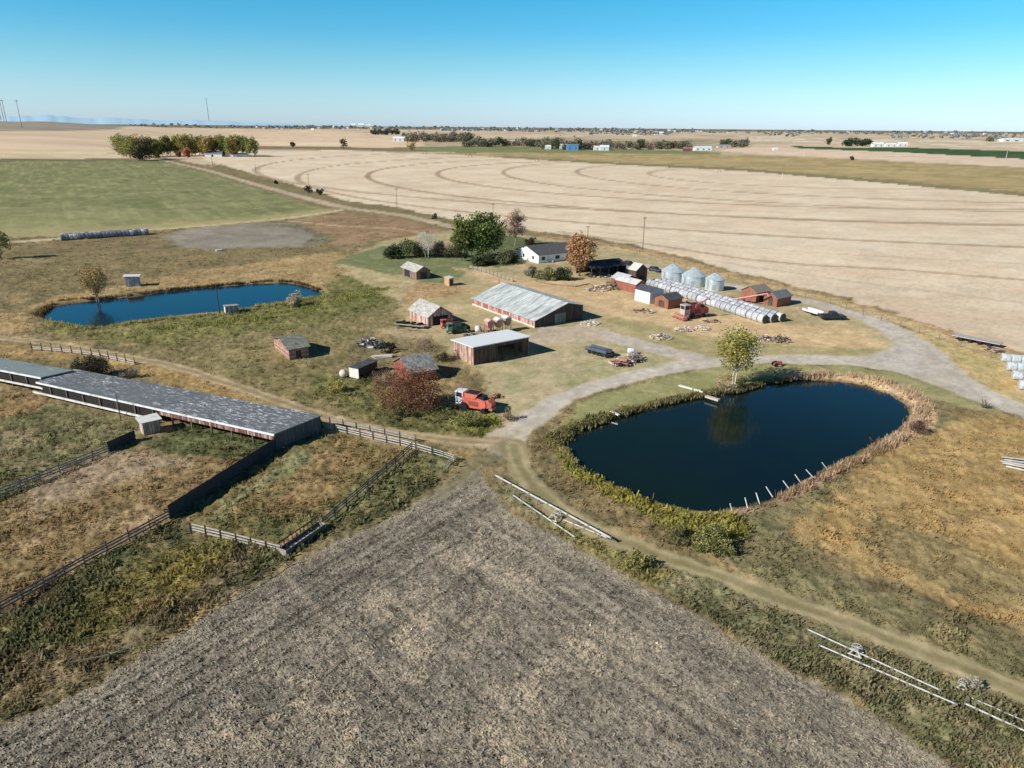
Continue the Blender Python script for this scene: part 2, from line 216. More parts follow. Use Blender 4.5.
def terrain(X, Y):
    n = X.size
    cz = np.minimum(np.hypot(X, Y)/400., 1.)
    big = fbm(X/24, Y/24, 3); mid = fbm(X/5, Y/5, 9); fine = fbm(X/1.1, Y/1.1, 21, 3)
    ff = sst(420, 200, np.abs(Y)); fine = .5+(fine-.5)*ff; mid = .5+(mid-.5)*sst(900, 350, np.abs(Y))
    t = np.clip((fbm(X/9, Y/9, 31)-.5)*2.4+.5, 0, 1)[:, None]
    col = BASE[0]*(1-t)+BASE[1]*t; t = sst(.5, .75, mid)[:, None]; col = col*(1-t)+BASE[2]*t
    tuft = np.full(n, .7); th = np.full(n, .4); bump = np.full(n, .22); owner = np.zeros(n, int)
    wx = fbm(X/7+9, Y/7, 41)-.5; wy = fbm(X/7, Y/7+3, 43)-.5; wx2 = fbm(X/60+9, Y/60, 44)-.5; wy2 = fbm(X/60, Y/60+3, 45)-.5
    wf = fbm(X/1.3, Y/1.3, 47, 2)-.5
    for kind, own, geo, cols, ns, fe, warp, tf, thh, bp, style, op in ZONES:
        g = np.array(geo if kind == 'p' else geo[0]); pad = fe*2+warp*3+(0 if kind == 'p' else max(geo[1])+2)
        m = (X > g[:, 0].min()-pad) & (X < g[:, 0].max()+pad) & (Y > g[:, 1].min()-pad) & (Y < g[:, 1].max()+pad)
        ix = np.nonzero(m)[0]
        if not len(ix): continue
        x, y = X[ix], Y[ix]
        a = warp*2.2; b = warp*(2. if warp > 9 else .0)
        xx = x+wx[ix]*a+wx2[ix]*b; yy = y+wy[ix]*a+wy2[ix]*b
        if kind == 'p': sd = sdist(xx, yy, geo)
        else:
            dl, hw = ldist(xx, yy, *geo); sd = hw-dl
        sd = sd+wf[ix]*fe*.9
        k = sst(-fe*.5, fe*.5, sd)*op
        if not (k > .01).any(): continue
        n1 = np.clip((fbm(x/ns+ns, y/ns, 51)-.5)*2.6+.5, 0, 1)[:, None]
        n2 = sst(.45, .8, fbm(x/ns*1.7, y/ns*1.7+4, 57))[:, None]
        c = cols[0]*(1-n1)+cols[1]*n1
        if len(cols) > 2: c = c*(1-n2*.8)+cols[2]*n2*.8
        if style == 'far':
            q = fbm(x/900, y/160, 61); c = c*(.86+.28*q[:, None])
        elif style == 'band':
            q = fbm(x/60, y/10, 62)*.6+.4*fbm(x/14, y/5, 63); c = c*(.75+.5*q[:, None])
        elif style == 'green':
            ca, sa = math.cos(R(-58)), math.sin(R(-58)); u = x*ca+y*sa; v = -x*sa+y*ca
            q = fbm(u/40, v/2.5, 64)*.55+fbm(u/9, v/5, 65)*.45
            c = c*(.72+.56*q[:, None]); s = sst(.52, .75, q)[:, None]*.32; c = c*(1-s)+np.array(A(166,164,108))*s
            s = sst(440, 330, y)[:, None]*.3; c = c*(1-s)+np.array(A(156,152,96))*s
        elif style == 'stubble':
            q = np.zeros(len(x)); fp = .55*1.15*(x*x+y*y)/(CH*F)
            for (cx, cy, r), w, st in RINGS:
                rad = np.hypot(x-cx, y-cy); an = np.arctan2(y-cy, x-cx)
                dd = np.abs(rad-r)+(fbm(x/12, y/12, 66)-.5)*2
                fade = np.where(an > 0, sst(math.pi*.5, math.pi*.8, an), 1.0)
                we = np.sqrt(w*w+(fp*np.abs(np.sin(an)))**2); q = np.maximum(q, sst(we, we*.3, dd)*st*np.sqrt(w/we)*fade*(.85+.3*fbm(x/30, y/30, 67)))
            for ln, w, st in LINES:
                dl, _ = ldist(x+(wx[ix])*3, y+wy[ix]*3, *smooth_line(ln, [1]*len(ln))); we = np.sqrt(w*w+fp*fp); q = np.maximum(q, sst(we, we*.3, dl)*st*np.sqrt(w/we))
            rad = np.hypot(x-285, y-795)
            s1 = fbm(rad/2.6, np.arctan2(y-795, x-285)*5, 68, 3); s2 = fbm(rad/14, np.arctan2(y-795, x-285)*6, 69, 3)
            s1 = .5+(s1-.5)*sst(380, 150, y); s2 = .5+(s2-.5)*sst(900, 250, y); c = c*(.87+.13*s1+.14*s2)[:, None]
            lowr = sst(250, 150, y)[:, None]*sst(20, 90, x)[:, None]*.35*s2[:, None]*1.6; c = c*(1-lowr)+np.array(A(170,140,104))*lowr
            c = c*(1-q[:, None])+np.array(A(140,116,84))*q[:, None]
        elif style == 'gravel':
            q = fbm(x/.8, y/.8, 70, 2); c = c*(.9+.2*q[:, None]); e = sst(1.6, .3, sd)[:, None]*.5; c = c*(1-e)+np.array(A(182,168,140))*e
            pt = sst(.62, .72, fbm(x/2.5, y/2.5, 71))[:, None]*.3; c = c*(1-pt)+np.array(A(132,126,116))*pt
        elif style == 'ruts':
            q = np.exp(-((dl-.95)/.38)**2)[:, None]; mid_ = (dl < .55)[:, None]
            c = c*(.86+.24*q); s = (sst(.75, .2, dl)*.55*(.4+fbm(x/2, y/2, 72)))[:, None]; c = c*(1-s)+np.array(A(122,114,68))*s
        elif style == 'plough':
            dL = (x-E0[0])*EN[0]+(y-E0[1])*EN[1]; aL = (x-E0[0])*EL[0]+(y-E0[1])*EL[1]
            dR = (x-Q0[0])*EQ[0]+(y-Q0[1])*EQ[1]; aR = (x-Q0[0])*ER[0]+(y-Q0[1])*ER[1]
            hl = sst(13, 9, dL+(wx[ix])*4)
            rowL = fbm(aL/18, dL/.5, 73, 3); rowR = fbm(aR/18, dR/.5, 74, 3); row = rowL*hl+rowR*(1-hl)
            c = c*(.3+1.4*row[:, None])
            clod = fbm(x/.35, y/.35, 75, 2); c = c*(.68+.64*clod[:, None]); sp = sst(.66, .8, vnoise(x/.3, y/.3, 80))[:, None]*.75; c = c*(1-sp*.8)
            pat = fbm(x/7+3, y/7, 76)*.7+.3*fbm(x/2, y/2, 77)+straw_patch(x, y); sw = sst(.42, .66, pat)*(.35+.65*sst(3, 12, np.minimum(dL, dR)))
            th_ = fbm(x/3, y/3, 79, 2)*9; u = x*np.cos(th_)+y*np.sin(th_); v = -x*np.sin(th_)+y*np.cos(th_)
            fl = vnoise(u/.8, v/.16, 78)*.6+vnoise(x/.25, y/.25, 81)*.4; s = (sst(.58-.17*sw, .74-.17*sw, fl)*(.28+.72*sw))[:, None]
            c = c*(1-s)+np.array(A(196,174,142))*s
            for off in (1.8, 3.0, 4.4, 6.2, 8.0, 10.4, 15.5): 
                dd = np.abs(dL-off+(fbm(aL/15, aL*0+off, 82)-.5)*1.2); s = (sst(.34, .08, dd)*.62*sst(2, 8, aL))[:, None]; c = c*(1-s*.8)
            for off in (4.5, 8.5, 10.4, 14.6, 21, 22.8, 28):
                dd = np.abs(dR-off+(fbm(aR/12, aR*0+off, 83)-.5)*1.); s = (sst(.5, .12, dd)*.26*sst(.35, .65, fbm(aR/4, dR/2, 84)))[:, None]; c = c*(1-s)+np.array(A(190,174,146))*s
            ce = G(478,612); rr = np.hypot(x-ce[0]+6.2, y-ce[1]-2.0)
            for r_ in (5.6, 7.2):
                s = (sst(.32, .1, np.abs(rr-r_))*.45*sst(-.9, -.3, np.cos(np.arctan2(y-ce[1]-2, x-ce[0]+6.2)-.1)-1.))[:, None]; c = c*(1-s)
            e = sst(2.2, .2, sd)[:, None]*.45; c = c*(1-e)+np.array(A(150,140,112))*e
        kk = k[:, None]; col[ix] = col[ix]*(1-kk)+c*kk
        tuft[ix] = tuft[ix]*(1-k)+tf*k; th[ix] = th[ix]*(1-k)+thh*k; bump[ix] = bump[ix]*(1-k)+bp*k
        owner[ix] = np.where(k > .5, OWN.setdefault(own, len(OWN)), owner[ix])
    rough = np.clip(tuft, 0, 1)[:, None]
    mult = 1+rough*((fine-.5)*.9+(mid-.5)*.5)[:, None]+(1-rough)*((fine-.5)*.34+(mid-.5)*.22+(big-.5)*.22)[:, None]
    col = col*np.clip(mult, .35, 1.7)
    fade = sst(420, 150, Y)
    z = fade*bump*((fine-.5)*1.5+(mid-.5)*1.6+(fbm(X/.45, Y/.45, 91, 2)-.5)*.9)
    for pond, edge in ((PR, 1.6), (PL, 2.0)):
        pp = np.array(pond); m = (X > pp[:, 0].min()-8) & (X < pp[:, 0].max()+8) & (Y > pp[:, 1].min()-8) & (Y < pp[:, 1].max()+8)
        ix = np.nonzero(m)[0]
        if not len(ix): continue
        sd = sdist(X[ix]+wf[ix]*1.0+wx[ix]*1.2, Y[ix]+wf[ix]*.9+wy[ix]*1.2, pond)
        z[ix] = np.where(sd > -edge, z[ix]*.4*sst(1, -edge, sd)+WZ*sst(-edge, 0, sd)-.9*sst(0, 3, sd), z[ix])
        s = (sst(-1.3, -.1, sd)*.7)[:, None]; col[ix] = col[ix]*(1-s)+np.array((.05, .042, .026))*s
        tuft[ix] = np.where(sd > -.15, 0, tuft[ix])
    return np.clip(col, .004, .9), z, owner, tuft, th
OWN = {'ground': 0}
# ------------------------------------------------------------------ materials
def newmat(name):
    m = bpy.data.materials.new(name); m.use_nodes = True
    nt = m.node_tree; b = nt.nodes['Principled BSDF']; b.inputs['Roughness'].default_value = .9
    b.inputs['Specular IOR Level'].default_value = .2
    return m, nt, b
def N(nt, t, **k):
    n = nt.nodes.new(t)
    for a, v in k.items(): setattr(n, a, v)
    return n
def mixc(nt, fac, a, b, blend='MIX'):
    n = N(nt, 'ShaderNodeMix', data_type='RGBA', blend_type=blend)
    for s, v in ((n.inputs[0], fac), (n.inputs[6], a), (n.inputs[7], b)):
        if hasattr(v, 'links') or isinstance(v, bpy.types.NodeSocket): nt.links.new(v, s)
        elif isinstance(v, (int, float)): s.default_value = v
        else: s.default_value = (*v[:3], 1)
    return n.outputs[2]
def noise(nt, vec, scale, detail=4, rough=.6):
    n = N(nt, 'ShaderNodeTexNoise'); n.inputs['Scale'].default_value = scale; n.inputs['Detail'].default_value = detail; n.inputs['Roughness'].default_value = rough
    nt.links.new(vec, n.inputs['Vector']); return n.outputs['Fac']
def ramp(nt, fac, a, b, va=0., vb=1.):
    n = N(nt, 'ShaderNodeMapRange'); n.inputs[1].default_value = a; n.inputs[2].default_value = b; n.inputs[3].default_value = va; n.inputs[4].default_value = vb
    nt.links.new(fac, n.inputs[0]); return n.outputs[0]
def mapped(nt, vec, scale=(1, 1, 1), rot=(0, 0, 0)):
    n = N(nt, 'ShaderNodeMapping'); n.inputs['Scale'].default_value = scale; n.inputs['Rotation'].default_value = rot
    nt.links.new(vec, n.inputs[0]); return n.outputs[0]
def wpos(nt): return N(nt, 'ShaderNodeNewGeometry').outputs['Position']
def opos(nt): return N(nt, 'ShaderNodeTexCoord').outputs['Object']
def ground_mat(name, sc, amt, bump):
    m, nt, b = newmat(name); p = wpos(nt)
    a = N(nt, 'ShaderNodeAttribute', attribute_name='Col').outputs['Color']
    f1 = noise(nt, p, sc, 5, .7); f2 = noise(nt, p, sc*.23, 4, .6)
    v = N(nt, 'ShaderNodeMath', operation='ADD'); nt.links.new(ramp(nt, f1, .3, .7, -amt, amt), v.inputs[0]); nt.links.new(ramp(nt, f2, .3, .7, 1-amt*.6, 1+amt*.6), v.inputs[1])
    mul = N(nt, 'ShaderNodeVectorMath', operation='SCALE'); nt.links.new(a, mul.inputs[0]); nt.links.new(v.outputs[0], mul.inputs['Scale'])
    nt.links.new(mul.outputs[0], b.inputs['Base Color']); b.inputs['Roughness'].default_value = 1; b.inputs['Specular IOR Level'].default_value = .05
    if bump:
        bn = N(nt, 'ShaderNodeBump'); bn.inputs['Strength'].default_value = bump; bn.inputs['Distance'].default_value = .15
        nt.links.new(f1, bn.inputs['Height']); nt.links.new(bn.outputs[0], b.inputs['Normal'])
    return m
def leaf_mat(name='leaves', trans=.25):
    m, nt, b = newmat(name)
    a = N(nt, 'ShaderNodeAttribute', attribute_name='Col').outputs['Color']
    nt.links.new(a, b.inputs['Base Color']); b.inputs['Roughness'].default_value = .8; b.inputs['Specular IOR Level'].default_value = .1
    if trans:
        t = N(nt, 'ShaderNodeBsdfTranslucent'); nt.links.new(a, t.inputs[0])
        mx = N(nt, 'ShaderNodeMixShader'); mx.inputs[0].default_value = trans
        nt.links.new(b.outputs[0], mx.inputs[1]); nt.links.new(t.outputs[0], mx.inputs[2])
        nt.links.new(mx.outputs[0], nt.nodes['Material Output'].inputs[0])
    return m
_mc = {}
def plain(c, rough=.7, metal=0., var=.25, sc=1.5, dirt=None):
    key = ('p', tuple(c), rough, metal, var, sc, dirt)
    if key in _mc: return _mc[key]
    m, nt, b = newmat('paint_%d' % len(_mc)); p = opos(nt)
    f = noise(nt, p, sc, 5, .65); a = AO(*c); base = mixc(nt, ramp(nt, f, .3, .7), tuple(v*(1-var) for v in a), tuple(min(v*(1+var), .9) for v in a))
    if dirt: base = mixc(nt, ramp(nt, noise(nt, p, sc*.7, 6, .7), .5, .68, 0, .8), base, AO(*dirt))
    nt.links.new(base, b.inputs['Base Color']); b.inputs['Roughness'].default_value = rough; b.inputs['Metallic'].default_value = metal
    _mc[key] = m; return m
def boards(c, c2, gap=(40, 30, 26), w=.3, wear=.5, horiz=False):
    """weathered planks: each board its own tone, dark joints, worn patches"""
    key = ('b', tuple(c), tuple(c2), gap, w, wear, horiz)
    if key in _mc: return _mc[key]
    m, nt, b = newmat('boards_%d' % len(_mc)); p = opos(nt)
    s = N(nt, 'ShaderNodeSeparateXYZ'); nt.links.new(p, s.inputs[0])
    if horiz: u = s.outputs[2]
    else:
        ad = N(nt, 'ShaderNodeMath', operation='ADD'); nt.links.new(s.outputs[0], ad.inputs[0]); nt.links.new(s.outputs[1], ad.inputs[1]); u = ad.outputs[0]
    dv = N(nt, 'ShaderNodeMath', operation='DIVIDE'); nt.links.new(u, dv.inputs[0]); dv.inputs[1].default_value = w
    fl = N(nt, 'ShaderNodeMath', operation='FLOOR'); nt.links.new(dv.outputs[0], fl.inputs[0])
    wn = N(nt, 'ShaderNodeTexWhiteNoise', noise_dimensions='1D'); nt.links.new(fl.outputs[0], wn.inputs['W'])
    fr = N(nt, 'ShaderNodeMath', operation='FRACT'); nt.links.new(dv.outputs[0], fr.inputs[0])
    lt = N(nt, 'ShaderNodeMath', operation='LESS_THAN'); nt.links.new(fr.outputs[0], lt.inputs[0]); lt.inputs[1].default_value = .14
    f = noise(nt, mapped(nt, p, (1, 1, .25) if not horiz else (.4, .4, 1.5)), 2.2, 5, .7)
    t = N(nt, 'ShaderNodeMath', operation='ADD'); nt.links.new(ramp(nt, f, .35, .65, -.3, .8), t.inputs[0]); nt.links.new(ramp(nt, wn.outputs['Value'], 0, 1, -.5, .5), t.inputs[1]); t.use_clamp = True
    sc_ = N(nt, 'ShaderNodeMath', operation='MULTIPLY'); nt.links.new(t.outputs[0], sc_.inputs[0]); sc_.inputs[1].default_value = wear*2
    sc_.use_clamp = True
    base = mixc(nt, sc_.outputs[0], AO(*c), AO(*c2)); base = mixc(nt, lt.outputs[0], base, AO(*gap))
    nt.links.new(base, b.inputs['Base Color']); _mc[key] = m; return m
def roofing(c, c2, c3=None, sx=(1, 1, 1), lo=.45, hi=.7, sc=1.2, rough=.8, metal=0., seam=0., mask=False):
    """old roofing: streaked along the slope, peeled or lichen patches"""
    key = ('r', tuple(c), tuple(c2), c3, sx, lo, hi, sc, rough, metal, seam)
    if key in _mc: return _mc[key]
    m, nt, b = newmat('roofing_%d' % len(_mc)); p = opos(nt)
    f = noise(nt, mapped(nt, p, sx), sc, 6, .75); fm = ramp(nt, f, lo, hi)
    if mask:
        mu = N(nt, 'ShaderNodeMath', operation='MULTIPLY'); nt.links.new(fm, mu.inputs[0]); nt.links.new(ramp(nt, noise(nt, p, .16, 4, .6), .4, .6, .15, 1.), mu.inputs[1]); fm = mu.outputs[0]
    base = mixc(nt, fm, AO(*c), AO(*c2))
    if c3:
        g = noise(nt, mapped(nt, p, sx, (0, 0, .5)), sc*.45, 5, .7); base = mixc(nt, ramp(nt, g, .5, .66, 0, .85), base, AO(*c3))
    if seam:
        s = N(nt, 'ShaderNodeSeparateXYZ'); nt.links.new(p, s.inputs[0])
        dv = N(nt, 'ShaderNodeMath', operation='DIVIDE'); nt.links.new(s.outputs[1], dv.inputs[0]); dv.inputs[1].default_value = seam
        fr = N(nt, 'ShaderNodeMath', operation='FRACT'); nt.links.new(dv.outputs[0], fr.inputs[0])
        lt = N(nt, 'ShaderNodeMath', operation='LESS_THAN'); nt.links.new(fr.outputs[0], lt.inputs[0]); lt.inputs[1].default_value = .1
        base = mixc(nt, ramp(nt, lt.outputs[0], 0, 1, 0, .4), base, A(90, 100, 100))
    nt.links.new(base, b.inputs['Base Color']); b.inputs['Roughness'].default_value = rough; b.inputs['Metallic'].default_value = metal
    _mc[key] = m; return m
def plough_mat():
    m = ground_mat('tilled_soil', 5., .35, .9); nt = m.node_tree; b = nt.nodes['Principled BSDF']; src = b.inputs['Base Color'].links[0].from_socket; p = wpos(nt)
    pat = ramp(nt, noise(nt, p, .22, 4, .6), .36, .62, .12, 1.)
    st = N(nt, 'ShaderNodeMath', operation='MULTIPLY'); nt.links.new(ramp(nt, noise(nt, mapped(nt, mapped(nt, p, (1, 1, 1), (0, 0, -math.atan2(ER[1], ER[0]))), (.5, 1.9, 1)), 4.2, 4, .75), .52, .62), st.inputs[0]); nt.links.new(pat, st.inputs[1])
    c = mixc(nt, st.outputs[0], src, A(200,186,158)); dk = noise(nt, mapped(nt, p, (1, 1, 1), (.3, .2, 2.)), 5.5, 3, .7); c = mixc(nt, ramp(nt, dk, .44, .34, 0, .85), c, A(62,58,48))
    nt.links.new(c, b.inputs['Base Color']); return m
LEAF = leaf_mat()
GRASS = leaf_mat('grass_blades', .5)
LEAF0 = leaf_mat('twigs_and_bark', 0)
# ------------------------------------------------------------------ meshes
def tag(o, label=None, cat=None, group=None, kind=None):
    if label: o['label'] = label
    if cat: o['category'] = cat
    if group: o['group'] = group
    if kind: o['kind'] = kind
    return o
def link(name, me, mat, parent=None, loc=None):
    o = bpy.data.objects.new(name, me); COL.objects.link(o)
    if mat:
        for mm in (mat if isinstance(mat, (list, tuple)) else [mat]): me.materials.append(mm)
    if parent is not None: o.parent = parent
    if loc is not None: o.location = loc
    return o
def np_mesh(name, V, Q, C=None, smooth=False):
    me = bpy.data.meshes.new(name); V = np.ascontiguousarray(V, np.float32); Q = np.ascontiguousarray(Q, np.int32); k = Q.shape[1]
    me.vertices.add(len(V)); me.vertices.foreach_set('co', V.ravel())
    me.loops.add(Q.size); me.loops.foreach_set('vertex_index', Q.ravel())
    me.polygons.add(len(Q)); me.polygons.foreach_set('loop_start', np.arange(0, Q.size, k, dtype=np.int32))
    if C is not None:
        at = me.color_attributes.new('Col', 'FLOAT_COLOR', 'POINT')
        at.data.foreach_set('color', np.c_[C, np.ones(len(C))].astype(np.float32).ravel())
    me.polygons.foreach_set('use_smooth', np.full(len(Q), smooth, bool))
    me.update(calc_edges=True); me.validate(); return me
class MB:
    def __init__(s): s.v = []; s.f = []; s.c = []; s.m = []; s.col = None; s.mi = 0
    def add(s, vs, fs):
        n = len(s.v); s.v += [tuple(map(float, v)) for v in vs]
        for f in fs: s.f.append(tuple(n+i for i in f)); s.m.append(s.mi)
        s.c += [s.col or (.5, .5, .5)]*len(vs); return s
    def box(s, c, d, rz=0., tilt=0.):
        """box centred on c with size d, turned by rz; tilt leans about its y axis"""
        vs = []
        for z in (-.5, .5):
            for x, y in ((-.5, -.5), (.5, -.5), (.5, .5), (-.5, .5)):
                X, Y, Z = x*d[0], y*d[1], z*d[2]
                X, Z = X*math.cos(tilt)+Z*math.sin(tilt), -X*math.sin(tilt)+Z*math.cos(tilt)
                vs.append((c[0]+X*math.cos(rz)-Y*math.sin(rz), c[1]+X*math.sin(rz)+Y*math.cos(rz), c[2]+Z))
        return s.add(vs, [(3, 2, 1, 0), (4, 5, 6, 7), (0, 1, 5, 4), (1, 2, 6, 5), (2, 3, 7, 6), (3, 0, 4, 7)])
    def prism(s, prof, y0, y1, axis='y'):
        """profile of (x,z) pairs swept from y0 to y1"""
        n = len(prof); put = (lambda a, b, t: (a, t, b)) if axis == 'y' else (lambda a, b, t: (t, a, b))
        vs = [put(a, b, y0) for a, b in prof]+[put(a, b, y1) for a, b in prof]
        return s.add(vs, [tuple(range(n)), tuple(range(2*n-1, n-1, -1))]+[(i, i+n, (i+1) % n+n, (i+1) % n) for i in range(n)])
    def tube(s, a, b, r0, r1=None, n=6, cap=True):
        r1 = r0 if r1 is None else r1; a = np.array(a, float); b = np.array(b, float); d = b-a; d = d/(np.linalg.norm(d)+1e-9)
        u = np.cross(d, (0, 0, 1) if abs(d[2]) < .9 else (1, 0, 0)); u /= np.linalg.norm(u); w = np.cross(d, u)
        vs = []
        for q, r in ((a, r0), (b, r1)):
            for i in range(n):
                t = 2*math.pi*i/n; vs.append(q+u*math.cos(t)*r+w*math.sin(t)*r)
        fs = [(i, (i+1) % n, (i+1) % n+n, i+n) for i in range(n)]
        if cap: fs += [tuple(range(n-1, -1, -1)), tuple(range(n, 2*n))]
        return s.add(vs, fs)
    def lathe(s, prof, c=(0, 0, 0), n=20, axis='z'):
        vs = []; k = len(prof)
        for r, h in prof:
            for i in range(n):
                t = 2*math.pi*i/n; x, y, z = r*math.cos(t), r*math.sin(t), h
                if axis == 'x': x, y, z = z, x, y
                if axis == 'y': x, y, z = y, z, x
                vs.append((c[0]+x, c[1]+y, c[2]+z))
        fs = [(j*n+i, j*n+(i+1) % n, (j+1)*n+(i+1) % n, (j+1)*n+i) for j in range(k-1) for i in range(n)]
        fs += [tuple(range(n-1, -1, -1)), tuple(range((k-1)*n, k*n))]
        return s.add(vs, fs)
    def build(s, name, mat, parent=None, smooth=False, loc=None):
        me = bpy.data.meshes.new(name); me.from_pydata(s.v, [], s.f)
        at = me.color_attributes.new('Col', 'FLOAT_COLOR', 'POINT'); at.data.foreach_set('color', np.c_[np.array(s.c), np.ones(len(s.c))].astype(np.float32).ravel())
        if smooth: me.polygons.foreach_set('use_smooth', np.ones(len(s.f), bool))
        if any(s.m): me.polygons.foreach_set('material_index', np.array(s.m, np.int32))
        import bmesh
        bm = bmesh.new(); bm.from_mesh(me); bmesh.ops.recalc_face_normals(bm, faces=bm.faces); bm.to_mesh(me); bm.free()
        me.update(); return link(name, me, mat, parent, loc)
def empty(name, loc, rz=0., label=None, cat=None, group=None):
    o = bpy.data.objects.new(name, None); COL.objects.link(o); o.empty_display_size = .3
    o.location = (loc[0], loc[1], loc[2] if len(loc) > 2 else 0); o.rotation_euler = (0, 0, rz); return tag(o, label, cat, group)
def dup(root, loc, rz=None, label=None):
    r = root.copy(); COL.objects.link(r); r.location = loc
    if rz is not None: r.rotation_euler = (0, 0, rz)
    if label: r['label'] = label
    for ch in list(root.children):
        c = ch.copy(); COL.objects.link(c); c.parent = r
        for g in list(ch.children):
            d = g.copy(); COL.objects.link(d); d.parent = c
    return r
# ------------------------------------------------------------------ ground sheet
def rows():
    ys = list(np.arange(1150, 800, -6.))+list(np.arange(800, 420, -1.45))+list(np.arange(420, 150, -1.15))+list(np.arange(150, 131, -.7))+[130.4, 129.8, 129.2, 128.6, 128.1, 127.7, 127.4]
    return np.array([CH*math.cos(math.atan((y-384)/F)+PITCH)/math.sin(math.atan((y-384)/F)+PITCH) for y in ys])
D = rows(); U = np.linspace(-1.0, 1.0, 950); U = np.r_[-2.6, -1.8, -1.4, -1.15, U, 1.15, 1.4, 1.8, 2.6]
DEP = D*math.cos(PITCH)+CH*math.sin(PITCH)
GX = (U[None, :]*DEP[:, None]); GY = np.repeat(D[:, None], len(U), 1)
gx, gy = GX.ravel(), GY.ravel()
gc, gz, gown, _, _ = terrain(gx, gy)
nr, nc = len(D), len(U)
qi = (np.arange(nr-1)[:, None]*nc+np.arange(nc-1)[None, :]).ravel()
QUADS = np.c_[qi, qi+1, qi+nc+1, qi+nc]
VALL = np.c_[gx, gy, gz]
fown = gown[QUADS[:, 0]]
GM = {'ground': ground_mat('rough_grass_ground', 2.2, .22, .5), 'lawn': ground_mat('dry_lawn', 1.6, .2, .3), 'ploughed_field': plough_mat(),
      'stubble_field': ground_mat('stubble', .5, .07, 0), 'green_field': ground_mat('hay_stubble', .6, .08, 0), 'gravel_road': ground_mat('gravel', 2.5, .1, .2),
      'dirt_track': ground_mat('packed_dirt', 2.5, .14, .3), 'gravel_lot': ground_mat('bare_lot', 1., .1, .1)}
for nm, k in OWN.items():
    f = QUADS[fown == k]
    if not len(f): continue
    u, inv = np.unique(f, return_inverse=True)
    tag(link(nm, np_mesh(nm, VALL[u], inv.reshape(-1, 4), gc[u], True), GM[nm]), kind='structure')
# ------------------------------------------------------------------ water
def water_mat(name, base):
    m, nt, b = newmat(name); b.inputs['Base Color'].default_value = (*base, 1); b.inputs['Roughness'].default_value = .07; nt.links.new(mixc(nt, ramp(nt, noise(nt, wpos(nt), .035, 3), .38, .62), (base[0]*1.3, base[1]*1.25, base[2]*.75), base), b.inputs['Base Color']); b.inputs['Specular IOR Level'].default_value = .5; b.inputs['IOR'].default_value = 1.33
    f = noise(nt, mapped(nt, wpos(nt), (1, 1.6, 1), (0, 0, .5)), 1.6, 3, .5); bn = N(nt, 'ShaderNodeBump'); bn.inputs['Strength'].default_value = .09; bn.inputs['Distance'].default_value = .1
    nt.links.new(f, bn.inputs['Height']); nt.links.new(bn.outputs[0], b.inputs['Normal']); return m
def grow(poly, e):
    c = np.mean(poly, 0); return [p+(p-c)/np.linalg.norm(p-c)*e for p in poly]
for nm, poly, base in (('pond_water', PR, (.005, .015, .018)), ('dugout_water', PL, (.003, .030, .062))):
    l, _ = smooth_line(list(grow(poly, .9))+[grow(poly, .9)[0]], [1]*(len(poly)+1), 3); mb = MB(); mb.add([(p[0], p[1], WZ) for p in l[:-1]], [tuple(range(len(l)-1))])
    tag(mb.build(nm, water_mat(nm+'_surface', base)), kind='structure')
# ------------------------------------------------------------------ grass and weeds: blades in tufts
def sample(n, x0, x1, y0, y1):
    px = RNG.uniform(x0, x1, n); py = RNG.uniform(y0, y1, n)
    d = FW[None]*F+RT[None]*(px-512)[:, None]+UP[None]*(384-py)[:, None]; t = -CH/d[:, 2]
    return d[:, 0]*t, d[:, 1]*t
def cards(X, Y, Z, W, Hh, colr, per, spread, lean=.35, taper=.5):
    n = len(X); an = RNG.uniform(0, math.pi, (n, per)); V = np.zeros((n, per, 4, 3), np.float32)
    ox = RNG.normal(0, 1, (n, per))*spread[:, None]; oy = RNG.normal(0, 1, (n, per))*spread[:, None]
    w = W[:, None]*RNG.uniform(.6, 1.3, (n, per))*.5; h = Hh[:, None]*RNG.uniform(.5, 1.25, (n, per))
    lx = RNG.normal(0, lean, (n, per))*h; ly = RNG.normal(0, lean, (n, per))*h; ca, sa = np.cos(an), np.sin(an)
    bx, by = X[:, None]+ox, Y[:, None]+oy
    for k, (sx, top) in enumerate(((-1, 0), (1, 0), (1, 1), (-1, 1))):
        ww = w*(taper if top else 1)*sx
        V[:, :, k, 0] = bx+ca*ww+lx*top; V[:, :, k, 1] = by+sa*ww+ly*top; V[:, :, k, 2] = Z[:, None]-.05+h*top
    c = np.clip(colr[:, None, :]*RNG.uniform(.95, 1.25, (n, per, 1))*RNG.uniform(.95, 1.05, (n, per, 3)), .004, .9)
    C = np.repeat(c[:, :, None, :], 4, 2); C[:, :, :2] *= .88
    V = V.reshape(-1, 3); return V, np.arange(len(V)).reshape(-1, 4), C.reshape(-1, 3)
X, Y = sample(125000, -110, 1134, 218, 860)
c_, z_, o_, tf_, th_ = terrain(X, Y)
k = (RNG.uniform(0, 1.5, len(X)) < tf_) & ((o_ == 0) | (tf_ > .2))
X, Y, c_, z_, th_ = X[k], Y[k], c_[k], z_[k], th_[k]
dep = Y*math.cos(PITCH)+CH*math.sin(PITCH); pm = dep/F
sz = RNG.uniform(.5, 1.25, len(X))*th_*(.45+1.0*np.clip((fbm(X/3.5, Y/3.5, 95)-.5)*2+.5, 0, 1))
V, Q, C = cards(X, Y, z_, np.maximum(sz*.35, pm*.9), np.minimum(np.maximum(sz*.6, pm*1.), .7), c_*RNG.uniform(.95, 1.4, (len(X), 1)), 5, np.maximum(sz*.4, pm*1.2))
tag(link('wild_grass', np_mesh('wild_grass', V, Q, C), GRASS), kind='stuff')
